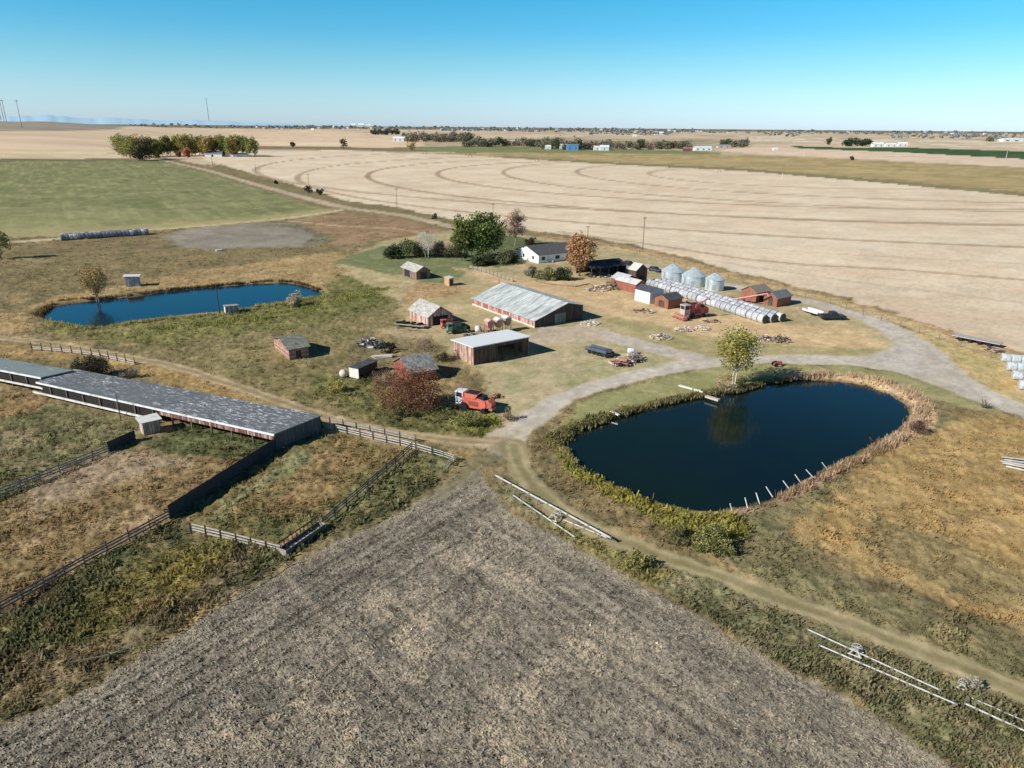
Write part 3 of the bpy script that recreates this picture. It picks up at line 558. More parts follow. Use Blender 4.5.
# straw residue and clods on the tilled field
X, Y = sample(150000, -150, 1120, 455, 900); c_, z_, o_, _, _ = terrain(X, Y); k = o_ == OWN['ploughed_field']; X, Y, z_ = X[k], Y[k], z_[k]
pat = fbm(X/7+3, Y/7, 76)*.7+.3*fbm(X/2, Y/2, 77)+straw_patch(X, Y); k = RNG.uniform(0, 1, len(X)) < .09+.65*sst(.44, .68, pat); X, Y, z_ = X[k], Y[k], z_[k]; n = len(X)
er = math.atan2(ER[1], ER[0]); an = np.where(RNG.uniform(0, 1, n) < .6, er+RNG.normal(0, .35, n), RNG.uniform(0, 6.28, n)); L = RNG.uniform(.05, .2, n); W = RNG.uniform(.018, .045, n); ti = RNG.normal(0, .3, n)
ca, sa = np.cos(an), np.sin(an); V = np.zeros((n, 4, 3), np.float32)
for i, (a, b) in enumerate(((-1, -1), (1, -1), (1, 1), (-1, 1))):
    V[:, i, 0] = X+ca*L*a-sa*W*b; V[:, i, 1] = Y+sa*L*a+ca*W*b; V[:, i, 2] = z_+.05+np.abs(ti)*L*.5+ti*L*a*.5+RNG.uniform(0, .03, n)
C = np.array(A(216, 202, 174))*RNG.uniform(.45, 1.1, (n, 1)); C = np.repeat(C[:, None], 4, 1).reshape(-1, 3); V = V.reshape(-1, 3)
tag(link('straw_residue', np_mesh('straw_residue', V, np.arange(len(V)).reshape(-1, 4), C), GRASS), kind='stuff')
X, Y = sample(70000, -150, 1120, 455, 900); c_, z_, o_, _, _ = terrain(X, Y); k = o_ == OWN['ploughed_field']; X, Y, z_, c_ = X[k], Y[k], z_[k], c_[k]; n = len(X); r_ = RNG.uniform(.04, .13, n)*(1+.6*(RNG.uniform(0, 1, n) > .9)); a0 = RNG.uniform(0, 6.28, n); V = np.zeros((n, 4, 3), np.float32)
for i in range(3): V[:, i, 0] = X+r_*np.cos(a0+i*2.09); V[:, i, 1] = Y+r_*np.sin(a0+i*2.09); V[:, i, 2] = z_-.03
V[:, 3, 0] = X+RNG.normal(0, .03, n); V[:, 3, 1] = Y+RNG.normal(0, .03, n); V[:, 3, 2] = z_+r_*RNG.uniform(.7, 1.3, n)
q = np.arange(n)[:, None]*4; T = np.concatenate([q+np.array([[0, 1, 3]]), q+np.array([[1, 2, 3]]), q+np.array([[2, 0, 3]])]); C = np.repeat((c_*RNG.uniform(.55, 1.15, (n, 1)))[:, None], 4, 1).reshape(-1, 3)
tag(link('soil_clods', np_mesh('soil_clods', V.reshape(-1, 3), T, C), LEAF0), kind='stuff')
def reeds(name, line, w, n, hgt, cols, wid=.12):
    l, ww = smooth_line(line, w, 8); l = np.array(l); ww = np.array(ww); seg = np.linalg.norm(np.diff(l, axis=0), axis=1); cum = np.r_[0, np.cumsum(seg)]
    t = RNG.uniform(0, cum[-1], n); x = np.interp(t, cum, l[:, 0]); y = np.interp(t, cum, l[:, 1]); r = np.interp(t, cum, ww)*.5
    x = x+RNG.normal(0, .5, n)*r; y = y+RNG.normal(0, .5, n)*r; m = fbm(x/2.2, y/2.2, 5) > .44; x, y = x[m], y[m]; n = len(x)
    cc = np.array([A(*c) for c in cols])[RNG.integers(0, len(cols), n)]*(.6+.8*fbm(x/1.5, y/1.5, 6))[:, None]
    hh = hgt*RNG.uniform(.6, 1.2, n)*(.6+.8*fbm(x/3, y/3, 8)); V, Q, C = cards(x, y, np.full(n, WZ*.5), np.full(n, wid), hh, cc, 4, np.full(n, .2), .16, .3)
    tag(link(name, np_mesh(name, V, Q, C), LEAF), kind='stuff')
reeds('pond_reeds', GP((782,378),(830,375),(872,379),(908,392),(922,410),(916,428),(885,446)), [1.6,2.,2.2,2.6,2.8,2.4,1.4], 2900, 1.05, [(194,170,134),(174,150,114),(158,134,102),(186,158,124)])
reeds('pond_reeds', GP((911,432),(884,449),(848,465),(812,483),(782,500)), [1.6]*5, 1100, .9, [(190,156,126),(160,132,96),(126,110,70)])
reeds('bank_weeds', GP((562,448),(583,476),(623,500),(654,514.5),(690,523),(724,525)), [1.6,1.5,1.6,1.8,2.8,4], 3200, .5, [(150,142,66),(132,130,64),(112,110,60),(156,142,84)], .24)
reeds('bank_weeds', GP((552,442),(575,427),(600,419),(650,404),(700,394),(738,390)), [3.4,2.6,2.,1.6,1.5,1.5], 2600, .6, [(122,116,70),(104,100,62),(142,130,80),(92,88,58)], .22)
reeds('bank_weeds', GP((735,391),(765,382),(790,378)), [1.5,1.5,1.5], 500, .55, [(126,118,66),(96,92,52)], .2)
reeds('bank_weeds', GP((36,316),(60,301),(110,297),(160,290.5),(220,284.5),(285,280.5),(322,290)), [1.5]*7, 1500, .7, [(104,84,48),(132,106,60),(84,72,44)], .2)
reeds('bank_weeds', GP((48,322),(90,329),(150,321),(222,314),(298,301),(324,296)), [2.5]*6, 1800, .9, [(150,146,70),(132,130,60),(164,156,80)], .2)
reeds('bank_weeds', GP((150,328),(230,322),(300,309),(340,299),(385,288)), [5,7,9,10,8], 5200, .6, [(140,142,58),(122,128,54),(158,154,68),(104,112,52)], .26)
# ------------------------------------------------------------------ sky, sun, camera
SAZ, SEL = R(27), R(32.5)
w = bpy.data.worlds.new('World'); S.world = w; w.use_nodes = True; nt = w.node_tree; bg = nt.nodes['Background']
sky = N(nt, 'ShaderNodeTexSky', sky_type='NISHITA'); sky.sun_disc = False; sky.sun_elevation = SEL; sky.sun_rotation = math.atan2(-math.cos(SAZ), -math.sin(SAZ))
sky.air_density = 1.0; sky.dust_density = .6; sky.ozone_density = 2.5; sky.altitude = 900
cr = N(nt, 'ShaderNodeValToRGB'); sz_ = N(nt, 'ShaderNodeSeparateXYZ'); nt.links.new(N(nt, 'ShaderNodeTexCoord').outputs['Generated'], sz_.inputs[0]); nt.links.new(ramp(nt, sz_.outputs[2], 0, .6), cr.inputs[0])
ST = [(0, (.42,.53,.78)), (.042, (.38,.525,.64)), (.078, (.285,.51,.575)), (.113, (.18,.485,.585)), (.148, (.132,.49,.575)), (.27, (.115,.40,.51)), (.38, (.07,.19,.26)), (.6, (.05,.10,.15))]
el = cr.color_ramp.elements
while len(el) < len(ST): el.new(.5)
for e_, (p_, c_) in zip(el, ST): e_.position = p_/.6; e_.color = (*c_, 1)
tn = N(nt, 'ShaderNodeMix', data_type='RGBA', blend_type='MULTIPLY'); tn.inputs[0].default_value = 1; nt.links.new(sky.outputs[0], tn.inputs[6]); nt.links.new(cr.outputs[0], tn.inputs[7])
sc2 = N(nt, 'ShaderNodeVectorMath', operation='SCALE'); sc2.inputs['Scale'].default_value = 2.0; nt.links.new(tn.outputs[2], sc2.inputs[0]); nt.links.new(sc2.outputs[0], bg.inputs[0])

bg.inputs[1].default_value = .12
sl = bpy.data.lights.new('sun', 'SUN'); sl.energy = 5.0; sl.angle = R(.53); sl.color = (1, .96, .90)
so = bpy.data.objects.new('sun', sl); COL.objects.link(so)
from mathutils import Vector, Matrix
so.rotation_euler = Vector((math.cos(SAZ)*math.cos(SEL), math.sin(SAZ)*math.cos(SEL), -math.sin(SEL))).to_track_quat('-Z', 'Y').to_euler()
cd = bpy.data.cameras.new('camera'); co = bpy.data.objects.new('camera', cd); COL.objects.link(co); S.camera = co
cd.sensor_width = 36; cd.lens = 36*F/1024; cd.clip_end = 120000; cd.clip_start = .5
co.matrix_world = Matrix(((RT[0], UP[0], -FW[0], 0), (RT[1], UP[1], -FW[1], 0), (RT[2], UP[2], -FW[2], CH), (0, 0, 0, 1)))
S.view_settings.view_transform = 'Standard'; S.view_settings.look = 'None'; S.view_settings.exposure = 0; S.view_settings.gamma = 1
S.cycles.use_denoising = True; S.cycles.max_bounces = 4; S.cycles.diffuse_bounces = 2; S.cycles.glossy_bounces = 2; S.cycles.transmission_bounces = 2
# ------------------------------------------------------------------ trees and shrubs
def leafcloud(cen, rad, per, size, cols, squash=.85, twig=False, up=.0):
    m = len(cen); cen = np.array(cen); rad = np.array(rad)
    d = RNG.normal(0, 1, (m, per, 3)); d /= np.linalg.norm(d, axis=2, keepdims=True); rr = RNG.uniform(.25, 1.1, (m, per, 1))**.6
    p = cen[:, None]+d*rr*rad[:, None, None]*np.array([1, 1, squash])
    a = RNG.normal(0, 1, (m, per, 3)); a[..., 2] += up; a /= np.linalg.norm(a, axis=2, keepdims=True); b = np.cross(a, RNG.normal(0, 1, (m, per, 3))); b /= np.linalg.norm(b, axis=2, keepdims=True)+1e-9
    s = size*RNG.uniform(.55, 1.35, (m, per, 1)); la = s*(1. if not twig else 2.6); lb = s*(.75 if not twig else .16)
    V = np.stack([p-a*la*.5-b*lb*.3, p-a*la*.1+b*lb*.5, p+a*la*.5+b*lb*.2, p+a*la*.1-b*lb*.5], 2)
    cols = np.array([AO(*c) for c in cols]); i = RNG.integers(0, len(cols), m); base = cols[i][:, None]; j = RNG.integers(0, len(cols), (m, per)); base = base*.6+cols[j]*.4
    sh = (.72+.45*(d[..., 2:3]*.5+.5)*rr)*RNG.uniform(.75, 1.25, (m, per, 1)); C = np.clip(base*sh, .004, .9)  # painted shade: leaves darker low and inside each clump
    C = np.repeat(C[:, :, None, :], 4, 2); V = V.reshape(-1, 3)
    return V, np.arange(len(V)).reshape(-1, 4), C.reshape(-1, 3)
def merge(parts):
    o = 0; V = []; Q = []; C = []
    for v, q, c in parts: V.append(v); Q.append(q+o); C.append(c); o += len(v)
    return np.concatenate(V), np.concatenate(Q), np.concatenate(C)
def crown_pts(n, rx, rz, cz, seed, egg=0., gap=.0):
    r = random.Random(seed); o = []
    while len(o) < n:
        x, y, z = (r.uniform(-1, 1) for _ in range(3)); q = x*x+y*y+z*z
        if q > 1 or q < .12: continue
        k = 1-egg*z; jut = r.uniform(.8, 1.12)
        o.append((x*rx*k*jut, y*rx*k*jut, cz+z*rz*jut))
    return o
def tree(name, label, base, top, wpx, cols, bark=(96, 84, 70), n=40, per=26, clear=.22, cat='tree', group=None, bare=0., leaf=None, lean=(0, 0), stems=1, seed=0, egg=.0, barkw=1., loc=None, h=None, w=None, base_z=0.):
    if loc is None: loc = G(*base); h = ht(base[0], base[1], top); w = wpx*mpp(loc)
    r = random.Random(seed+int(loc[0]*7)); root = empty(name, (loc[0], loc[1], base_z), r.uniform(0, 6), label, cat, group)
    px = mpp(loc); cz = h*(clear+1)/2; rz = h*(1-clear)/2; rx = w/2
    cen = crown_pts(n, rx*.82, rz*.84, cz, seed+3, egg); cen = [(x+lean[0]*z/h, y+lean[1]*z/h, z) for x, y, z in cen]
    mb = MB(); mb.col = AO(*bark); tr = max(h*.022, px*.55)*barkw
    tops = []
    for s in range(stems):
        ox, oy = (r.uniform(-.5, .5)*tr*6*(stems > 1), r.uniform(-.5, .5)*tr*6*(stems > 1)); a = np.array((ox, oy, -.2)); k = 4
        tgt = np.array((lean[0]*.8+ox*3+r.uniform(-.1, .1)*w, lean[1]*.8+oy*3, h*.82)); q = a
        for i in range(1, k+1):
            b = a+(tgt-a)*i/k+np.array((r.uniform(-.03, .03)*h, r.uniform(-.03, .03)*h, 0)); mb.tube(q, b, tr*(1-.8*(i-1)/k), tr*(1-.8*i/k), 6, False); tops.append((b, tr*(1-.8*i/k))); q = b
    for c in cen[:max(8, n//3)]:
        t, rr = tops[r.randrange(max(1, len(tops)-1))]; c = np.array(c)
        if c[2] < t[2]: t, rr = tops[0]
        md = (t+c)/2+np.array((0, 0, .04*h)); mb.tube(t, md, rr*.6, rr*.35, 4, False); mb.tube(md, c, rr*.35, rr*.12, 4, False)
    mb.build('trunk', LEAF0, root)
    per = int(per*1.6); leaf = max(leaf or h*.045, px*1.2); rad = [max(w, h*.5)*r.uniform(.12, .22) for _ in cen]; ps = []
    nb = int(len(cen)*bare)
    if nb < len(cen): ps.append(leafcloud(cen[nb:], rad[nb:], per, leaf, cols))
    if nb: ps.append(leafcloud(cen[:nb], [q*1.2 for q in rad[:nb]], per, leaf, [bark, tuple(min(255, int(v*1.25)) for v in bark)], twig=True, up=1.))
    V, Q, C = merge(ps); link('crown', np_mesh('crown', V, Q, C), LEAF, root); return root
def shrub(name, label, base, hpx, wpx, cols, n=22, per=50, cat='shrub', group=None, bare=0., seed=0, bark=(110, 98, 84), leaf=None, dep=1.):
    loc = G(*base); h = ht(base[0], base[1], base[1]-hpx); w = wpx*mpp(loc); r = random.Random(seed+int(base[0])); px = mpp(loc)
    cen = []
    while len(cen) < n:
        x, y, z = r.uniform(-1, 1), r.uniform(-1, 1), r.uniform(0, 1)
        if x*x+y*y+z*z < 1: cen.append((x*w*.40, y*w*.40*dep, .12*h+z*h*.72))
    rad = [max(h*.5, w*.2)*r.uniform(.35, .62) for _ in cen]; leaf = max(leaf or .22, px*1.25); per = int(per*1.5); nb = int(n*bare); ps = []
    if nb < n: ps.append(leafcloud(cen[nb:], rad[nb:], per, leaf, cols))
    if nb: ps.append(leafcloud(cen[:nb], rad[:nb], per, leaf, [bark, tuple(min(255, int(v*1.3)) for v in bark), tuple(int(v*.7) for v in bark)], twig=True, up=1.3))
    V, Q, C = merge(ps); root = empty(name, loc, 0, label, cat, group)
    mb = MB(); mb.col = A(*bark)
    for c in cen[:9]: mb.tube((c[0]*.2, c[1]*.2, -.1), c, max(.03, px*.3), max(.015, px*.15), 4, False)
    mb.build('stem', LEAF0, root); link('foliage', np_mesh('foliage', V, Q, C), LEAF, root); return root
GR = [(62,84,38),(80,102,44),(46,66,34),(100,116,52)]
tree('broadleaf_tree', 'tall dark green leafy tree, the largest beside the white house', (483,258), 210.5, 45, [(78,102,34),(98,118,38),(56,78,28),(126,136,44),(66,90,30)], n=95, per=48, clear=.05, seed=1)
tree('broadleaf_tree', 'yellow green leafy tree close on the left of the tall dark green one', (464,258), 214, 29, [(116,130,40),(136,140,46),(86,106,36),(102,116,40)], n=60, per=44, clear=.08, seed=2)
tree('small_tree', 'low round dark green tree at the foot of the tall dark green tree', (462,261), 243, 15, [(58,78,40),(72,90,44),(46,62,34)], n=18, per=34, clear=.1, seed=3)
tree('bare_tree', 'nearly bare pinkish brown tree between the tall green tree and the white house', (515,246), 208, 22, [(168,136,108),(150,120,98)], (150,124,104), n=44, per=30, clear=.25, bare=.75, seed=4, barkw=.8)
tree('autumn_tree', 'orange brown autumn tree in front of the white house roof', (579,276), 232, 33, [(190,142,84),(172,126,74),(206,162,104),(154,112,70)], (104,88,72), n=62, per=42, clear=.12, seed=5)
shrub('hedge_shrub', 'long low dark green shrub at the left end of the yard hedge', (394,258), 15, 24, [(66,78,42),(54,64,38),(84,92,52)], 34, 60, seed=6)
tree('small_tree', 'round mid green tree in the yard hedge between dark shrub and bare trees', (409,258), 236, 22, [(72,96,48),(88,110,56),(56,76,42)], n=24, per=36, clear=.06, seed=7)
tree('bare_tree', 'pale grey bare tree with forked trunk in the yard hedge', (427,258), 232, 20, [(150,140,124)], (176,168,156), n=30, per=30, clear=.2, bare=1., seed=8, barkw=.9, stems=2)
shrub('hedge_shrub', 'brownish grey twiggy shrub behind the pale bare tree', (420,256), 15, 22, [(120,112,88),(100,96,72)], 26, 60, bare=.5, seed=9)
shrub('hedge_shrub', 'wide grey brown leafless shrub in the middle of the yard hedge', (438,256), 17, 26, [(126,112,90),(108,98,76)], 32, 60, bare=.5, seed=10)
shrub('hedge_shrub', 'grey twiggy shrub at the right end of the hedge beside the green trees', (451,257), 15, 18, [(118,112,84),(98,98,68)], 24, 56, bare=.4, seed=11)
tree('small_tree', 'thin pale leafless sapling at the right of the grey hedge shrubs', (443,255), 239, 10, [(160,146,124)], (170,158,140), n=12, per=20, clear=.3, bare=1., seed=12)
tree('dark_bush', 'dark maroon bush on the lawn behind the left end of the white house', (530,247), 235, 13, [(78,66,48),(62,58,42),(92,72,54)], (80,66,54), n=16, per=30, clear=.02, cat='shrub', seed=13)
for i, (b, hp, wp, c, lb) in enumerate([((478,266),12,14,[(76,88,50),(94,104,60)],'small olive green bush at the left end of the garden bed'), ((489,264),13,15,[(66,80,48),(84,94,56)],'mid green garden bush second from the left of the bed'), ((503,264),16,17,[(104,110,68),(84,92,56),(122,120,80)],'pale olive garden bush nearest the white gable'), ((512,262),14,12,[(78,86,52),(96,100,62)],'dark olive garden bush touching the white gable wall')]):
    shrub('garden_bush', lb, b, hp, wp*1.15, c, 24, 50, seed=20+i)
shrub('yard_bush', 'silvery grey twiggy bush left of the olive bushes below the white house', (533,277), 11, 24, [(138,138,114),(118,120,96)], 26, 54, bare=.3, seed=30)
shrub('yard_bush', 'olive green rounded bush in the middle of the row below the white house', (547,280), 15, 24, [(122,126,72),(100,106,60),(140,140,86)], 30, 56, seed=31)
shrub('yard_bush', 'dark green bush at the right end of the row below the white house', (563,280), 16, 20, [(72,84,48),(88,98,56),(56,68,42)], 28, 56, seed=32)
tree('pond_tree', 'leaning yellow green tree with a white trunk on the bank of the large pond', (734,384), 325, 48, [(156,148,34),(172,162,42),(128,128,34),(188,172,52),(108,112,34)], (196,186,166), n=84, per=34, clear=.22, bare=.08, seed=40, lean=(-.3,.2), leaf=.36, stems=3, barkw=.5, egg=-.1)
shrub('bank_bush', 'tan and orange bush at the foot of the leaning pond tree', (724,390), 20, 24, [(166,140,80),(150,128,68),(182,150,92)], 14, 36, bare=.45, seed=41, bark=(176,150,116))
shrub('bank_bush', 'olive bush under the right side of the leaning pond tree', (741,387), 14, 14, [(132,130,68),(112,112,60)], 10, 34, seed=42)
tree('pond_tree', 'half bare autumn tree with yellow left side on the bank of the small left pond', (97,301), 266, 30, [(176,148,46),(152,128,50),(194,160,50),(122,108,52)], (122,104,84), n=56, per=26, clear=.18, bare=.32, seed=43, leaf=.4, stems=2)
tree('edge_tree', 'yellow green tree cut off by the left edge of the photo', (1,259), 226, 24, [(146,148,66),(122,130,58),(166,160,78)], n=30, per=34, clear=.08, seed=44)
shrub('autumn_bush', 'big rusty red bush in front of the grey roofed shed', (410,409), 47, 76, [(138,78,52),(154,92,58),(114,66,48),(160,110,66),(124,88,52)], 60, 110, bare=.12, bark=(120,90,76), seed=45, leaf=.24, dep=.7)
shrub('brown_bush', 'low brown twiggy bush at the left foot of the rusty red bush', (384,386), 22, 26, [(128,106,74),(110,96,64)], 18, 50, bare=.5, seed=46, bark=(126,104,84))
shrub('dark_bush', 'dark leafless bush above the long shed beside the weathered rail fence', (93,378), 25, 44, [(70,68,48),(54,54,40),(84,80,56)], 60, 80, bare=.2, bark=(64,56,46), seed=47)
shrub('pale_bush', 'pale grey green bush right of the dark bush at the end of the weathered fence', (131,378), 13, 20, [(150,146,120),(128,128,100)], 12, 40, bare=.3, seed=48)
tree('bare_tree', 'small brown leafless tree behind the grey roofed shed', (427,362), 334, 26, [(136,112,84),(122,104,78)], (124,102,80), n=26, per=26, clear=.1, bare=.85, seed=49, barkw=.7, stems=3)
shrub('green_bush', 'green bush between the grey roofed shed and the white roofed shed', (440,360), 12, 16, [(110,118,60),(92,100,54)], 10, 36, seed=50)
shrub('yellow_bush', 'bright yellow bush below the white fronted wagon', (336,391), 14, 22, [(176,168,54),(156,152,52),(190,176,72)], 16, 50, seed=51)
shrub('yellow_bush', 'low yellow green bush below the orange combine', (468,425), 15, 46, [(138,140,56),(118,124,50),(152,146,66)], 24, 60, seed=52, dep=.6)
shrub('green_bush', 'yellow green bush under the left of the orange combine', (447,418), 11, 22, [(118,120,56),(100,104,50)], 12, 40, seed=53)
shrub('green_bush', 'olive bush in front of the rusty red bush', (402,418), 12, 34, [(110,110,58),(94,96,52)], 16, 44, seed=54, dep=.6)
shrub('brown_bush', 'brown dry bush at the road corner right of the orange combine', (508,420), 13, 14, [(160,138,92),(130,112,76)], 10, 40, bare=.4, seed=55)
shrub('pale_bush', 'pale straw coloured bush on the right end of the small left pond', (296,305), 15, 19, [(184,170,128),(160,148,108),(196,184,146)], 14, 44, bare=.2, seed=56)
shrub('pale_bush', 'small pale straw bush left of the bigger one by the small left pond', (258,307), 7, 9, [(180,166,124),(150,140,100)], 7, 30, seed=57)
shrub('dark_bush', 'dark green bush tucked under the pale straw bush by the small left pond', (299,307), 8, 12, [(84,86,52),(68,72,46)], 8, 34, seed=58)
shrub('green_bush', 'big yellow green bush on the bank at the bottom end of the large pond', (712,548), 23, 52, [(136,138,62),(118,124,56),(154,150,70),(100,104,52)], 34, 90, seed=59, leaf=.2)
shrub('green_bush', 'dull green bush left of the big one at the bottom end of the large pond', (683,541), 20, 34, [(118,116,58),(100,100,52)], 20, 60, seed=60)
shrub('yellow_bush', 'yellow bush between the fallen irrigation pipe and the track', (637,566), 15, 34, [(146,138,60),(126,122,56),(160,148,72)], 18, 60, seed=61)
shrub('brown_bush', 'dark reddish brown bush on the right bank of the large pond', (918,433), 18, 20, [(120,92,72),(104,82,66)], 14, 44, bare=.5, seed=62, bark=(120,92,76))
shrub('pale_bush', 'pale leafless bush beside the white wheel at the lower right', (970,688), 15, 16, [(176,166,146),(160,148,128)], 10, 30, bare=.8, seed=63, bark=(170,158,138))
for i, (b, hp, wp, lb) in enumerate([((308.5,193),9,8,'left one of two round bushes beside the far gravel road'), ((319.5,195),8,10,'right one of two round bushes beside the far gravel road'), ((276,184),4,4,'tiny dark bush on the verge of the far gravel road nearest the grove'), ((435,219),6,7,'small dark bush on the verge where the road meets the stubble field'), ((852,160),5,6,'lone round dark bush in the pale strip at the far right')]):
    shrub('round_bush', lb, b, hp, wp, [(84,76,54),(70,68,48)], 8, 24, seed=70+i)
# ------------------------------------------------------------------ farm buildings
def box_slab(mb, x0, x1, y0, y1, z0, z1): mb.box(((x0+x1)/2, (y0+y1)/2, (z0+z1)/2), (x1-x0, y1-y0, z1-z0))
WHITE_METAL = roofing((255,250,238), (240,236,224), (222,214,200), sx=(1,.15,1), rough=.5)
def shed(name, label, cat, corner, ax, bx, e1, e2, hr=None, apex=.5, ridge='b', wall=None, roof=None, side=None, over=.25, angA=35, angB=125, door=None, windows=(), loc=None, la=None, lb=None, group=None, fascia=None):
    """front corner at a ground point; x runs along the right hand front, y along the left hand front; ridge parallel to 'a' (x) or 'b' (y)"""
    aA, aB = R(angA), R(angB); c = G(*corner) if loc is None else loc
    LA = la or along(c, aA, ax); LB = lb or along(c, aB, bx)
    root = empty(name, c, aA, label, cat, group); W_, L_ = (LA, LB) if ridge == 'b' else (LB, LA)
    hr_ = hr or None; xa = W_*apex; ax_ = 'y' if ridge == 'b' else 'x'
    prof = [(0, 0), (W_, 0), (W_, e2)]+([(xa, hr)] if hr else [])+[(0, e1)]
    MB().prism(prof, 0, L_, ax_).build('wall', wall, root)
    t = .09; o = over; k = .012
    s1 = ((hr-e1)/xa) if hr else (e2-e1)/W_; s2 = ((hr-e2)/(W_-xa)) if hr else None
    top = [(-o, e1-s1*o+k)]+([(xa, hr+k), (W_+o, e2-s2*o+k)] if hr else [(W_+o, e2+s1*o+k)])
    pr = top+[(a, z+t) for a, z in reversed(top)]
    MB().prism(pr, -o, L_+o, ax_).build('roof', roof, root)
    for kind, u0, u1, z0, z1, m in (door or []):          # ('a'|'b' face, from, to, heights, material)
        mb = MB()
        if kind == 'a': box_slab(mb, u0*LA, u1*LA, -.06, .04, z0, z1)
        else: box_slab(mb, -.06, .04, u0*LB, u1*LB, z0, z1)
        mb.build('door', m, root)
    for kind, u, z, ww, hh, m in windows:
        mb = MB(); g = MB()
        if kind == 'a': box_slab(mb, u*LA-ww/2-.1, u*LA+ww/2+.1, -.05, .02, z-.1, z+hh+.1); box_slab(g, u*LA-ww/2, u*LA+ww/2, -.07, 0, z, z+hh)
        else: box_slab(mb, -.05, .02, u*LB-ww/2-.1, u*LB+ww/2+.1, z-.1, z+hh+.1); box_slab(g, -.07, 0, u*LB-ww/2, u*LB+ww/2, z, z+hh)
        f = mb.build('window', plain((216,214,206)), root); g.build('pane', m, f)
    return root, LA, LB
GLASS = plain((44,52,60), .15, var=.1)
RED = boards((150,72,54), (186,150,124), wear=.55); RED2 = boards((136,64,46), (166,104,76), wear=.4); DARKWOOD = boards((66,54,46), (98,84,72)); GREYWOOD = boards((150,142,130), (186,178,166), w=.25)
BARNRED = boards((148,76,62), (196,182,168), w=.55, wear=.55, gap=(80,50,44)); CHAR = plain((44,46,50), .9, var=.2)  # charcoal puts shade into the walls and openings it covers
TIN = roofing((150,162,160), (200,208,204), (116,128,124), sx=(.3,1.2,.3), lo=.38, hi=.64, sc=1.1, rough=.55, seam=.9)
SHAKE = roofing((150,150,142), (198,196,186), (112,110,104), sx=(1,.4,1), sc=1.4); SHAKE_D = roofing((110,114,112), (172,174,168), (76,78,76), sx=(1,.4,1), sc=1.6)
GREEN_ROOF = roofing((104,108,94), (150,150,136), (76,84,66), sc=1.2); DARKROOF = roofing((66,72,78), (88,94,98), sc=1.)
GABLE_SHADE = boards((62,58,56), (96,84,76), w=.45, wear=.4)
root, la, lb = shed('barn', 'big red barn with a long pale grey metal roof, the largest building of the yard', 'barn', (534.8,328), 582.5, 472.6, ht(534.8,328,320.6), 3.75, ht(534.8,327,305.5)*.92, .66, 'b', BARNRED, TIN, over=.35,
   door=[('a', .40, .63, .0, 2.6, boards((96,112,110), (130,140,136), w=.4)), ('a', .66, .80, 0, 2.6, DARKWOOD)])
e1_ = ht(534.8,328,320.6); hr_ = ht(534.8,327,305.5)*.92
MB().prism([(.02,0),(la-.02,0),(la-.02,3.7),(la*.66,hr_-.06),(.02,e1_-.03)], -.035, -.004, 'y').build('gable_shade_boards', GABLE_SHADE, root)  # dark board overlay puts the gable's shade into its colour
mb = MB(); box_slab(mb, -.10, .0, 0, lb, .02, .35); mb.build('sill_board', plain((196,184,170)), root)
shed('white_house', 'white farmhouse with a dark grey gable roof between tall trees', 'house', (538.5,263.5), 577, 515, ht(538.5,263.5,255.2), ht(538.5,263.5,255.2), ht(538.5,263.5,255.2)*1.0+2.3, .5, 'a', plain((228,230,228), .7, var=.05), roofing((78,80,82), (94,96,98), sc=.8), over=.4, angA=33, angB=123,
   door=[('a', .22, .30, .1, 2.1, plain((210,214,214)))], windows=[('b', .22, 1.0, 1.1, 1.2, GLASS), ('b', .62, 1.0, 1.1, 1.2, GLASS), ('a', .12, 1.0, 1.4, 1.2, GLASS), ('a', .48, 1.0, 1.8, 1.2, GLASS), ('a', .75, 1.0, 1.4, 1.2, GLASS)])
# carport: charcoal roof on posts, walls coloured dark for the shade inside
c = G(591, 278); root = empty('carport', c, R(28), 'long open carport with a charcoal roof behind the orange brown tree', 'carport'); LA = along(c, R(28), 626); LB = 9.; hh = ht(591, 278, 268)
MB().prism([(-.6, hh-.1), (LB*.55, hh+1.3), (LB+.5, hh+.1), (LB+.5, hh+.2), (LB*.55, hh+1.42), (-.6, hh+.02)], -.5, LA+.5, 'x').build('roof', roofing((58,62,70), (78,82,88), sc=.8), root)
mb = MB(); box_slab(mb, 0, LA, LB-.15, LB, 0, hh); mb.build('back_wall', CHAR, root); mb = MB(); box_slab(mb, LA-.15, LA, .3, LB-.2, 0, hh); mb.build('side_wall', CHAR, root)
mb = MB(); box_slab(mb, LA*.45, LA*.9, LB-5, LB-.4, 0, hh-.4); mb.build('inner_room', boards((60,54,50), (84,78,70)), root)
for i in range(5): mb = MB(); mb.box((.15+i*(LA-.3)/4, .1, hh/2), (.22, .22, hh)); mb.build('post', plain((84,80,74)), root)
shed('small_shed', 'red shed with a pale grey roof at the right end of the carport', 'shed', (624,289), 637, 611, 2.6, 2.6, 3.9, .5, 'b', RED2, roofing((160,166,166), (188,192,190), sc=1.), door=[('a', .3, .7, 0, 2., DARKWOOD)])
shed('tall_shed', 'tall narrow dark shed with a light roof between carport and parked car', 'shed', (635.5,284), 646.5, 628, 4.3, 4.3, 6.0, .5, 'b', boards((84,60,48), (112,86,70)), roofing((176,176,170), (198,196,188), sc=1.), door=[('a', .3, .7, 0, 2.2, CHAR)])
shed('long_red_shed', 'bright red shed with a patchy white roof behind the log pile', 'shed', (635.6,293.8), 645, 615.5, 2.8, 2.8, 3.8, .5, 'b', boards((148,80,58), (164,98,72), wear=.35), roofing((176,176,176), (212,212,210), (120,112,108), sc=1.), door=[('a', .3, .7, 0, 2., DARKWOOD)])
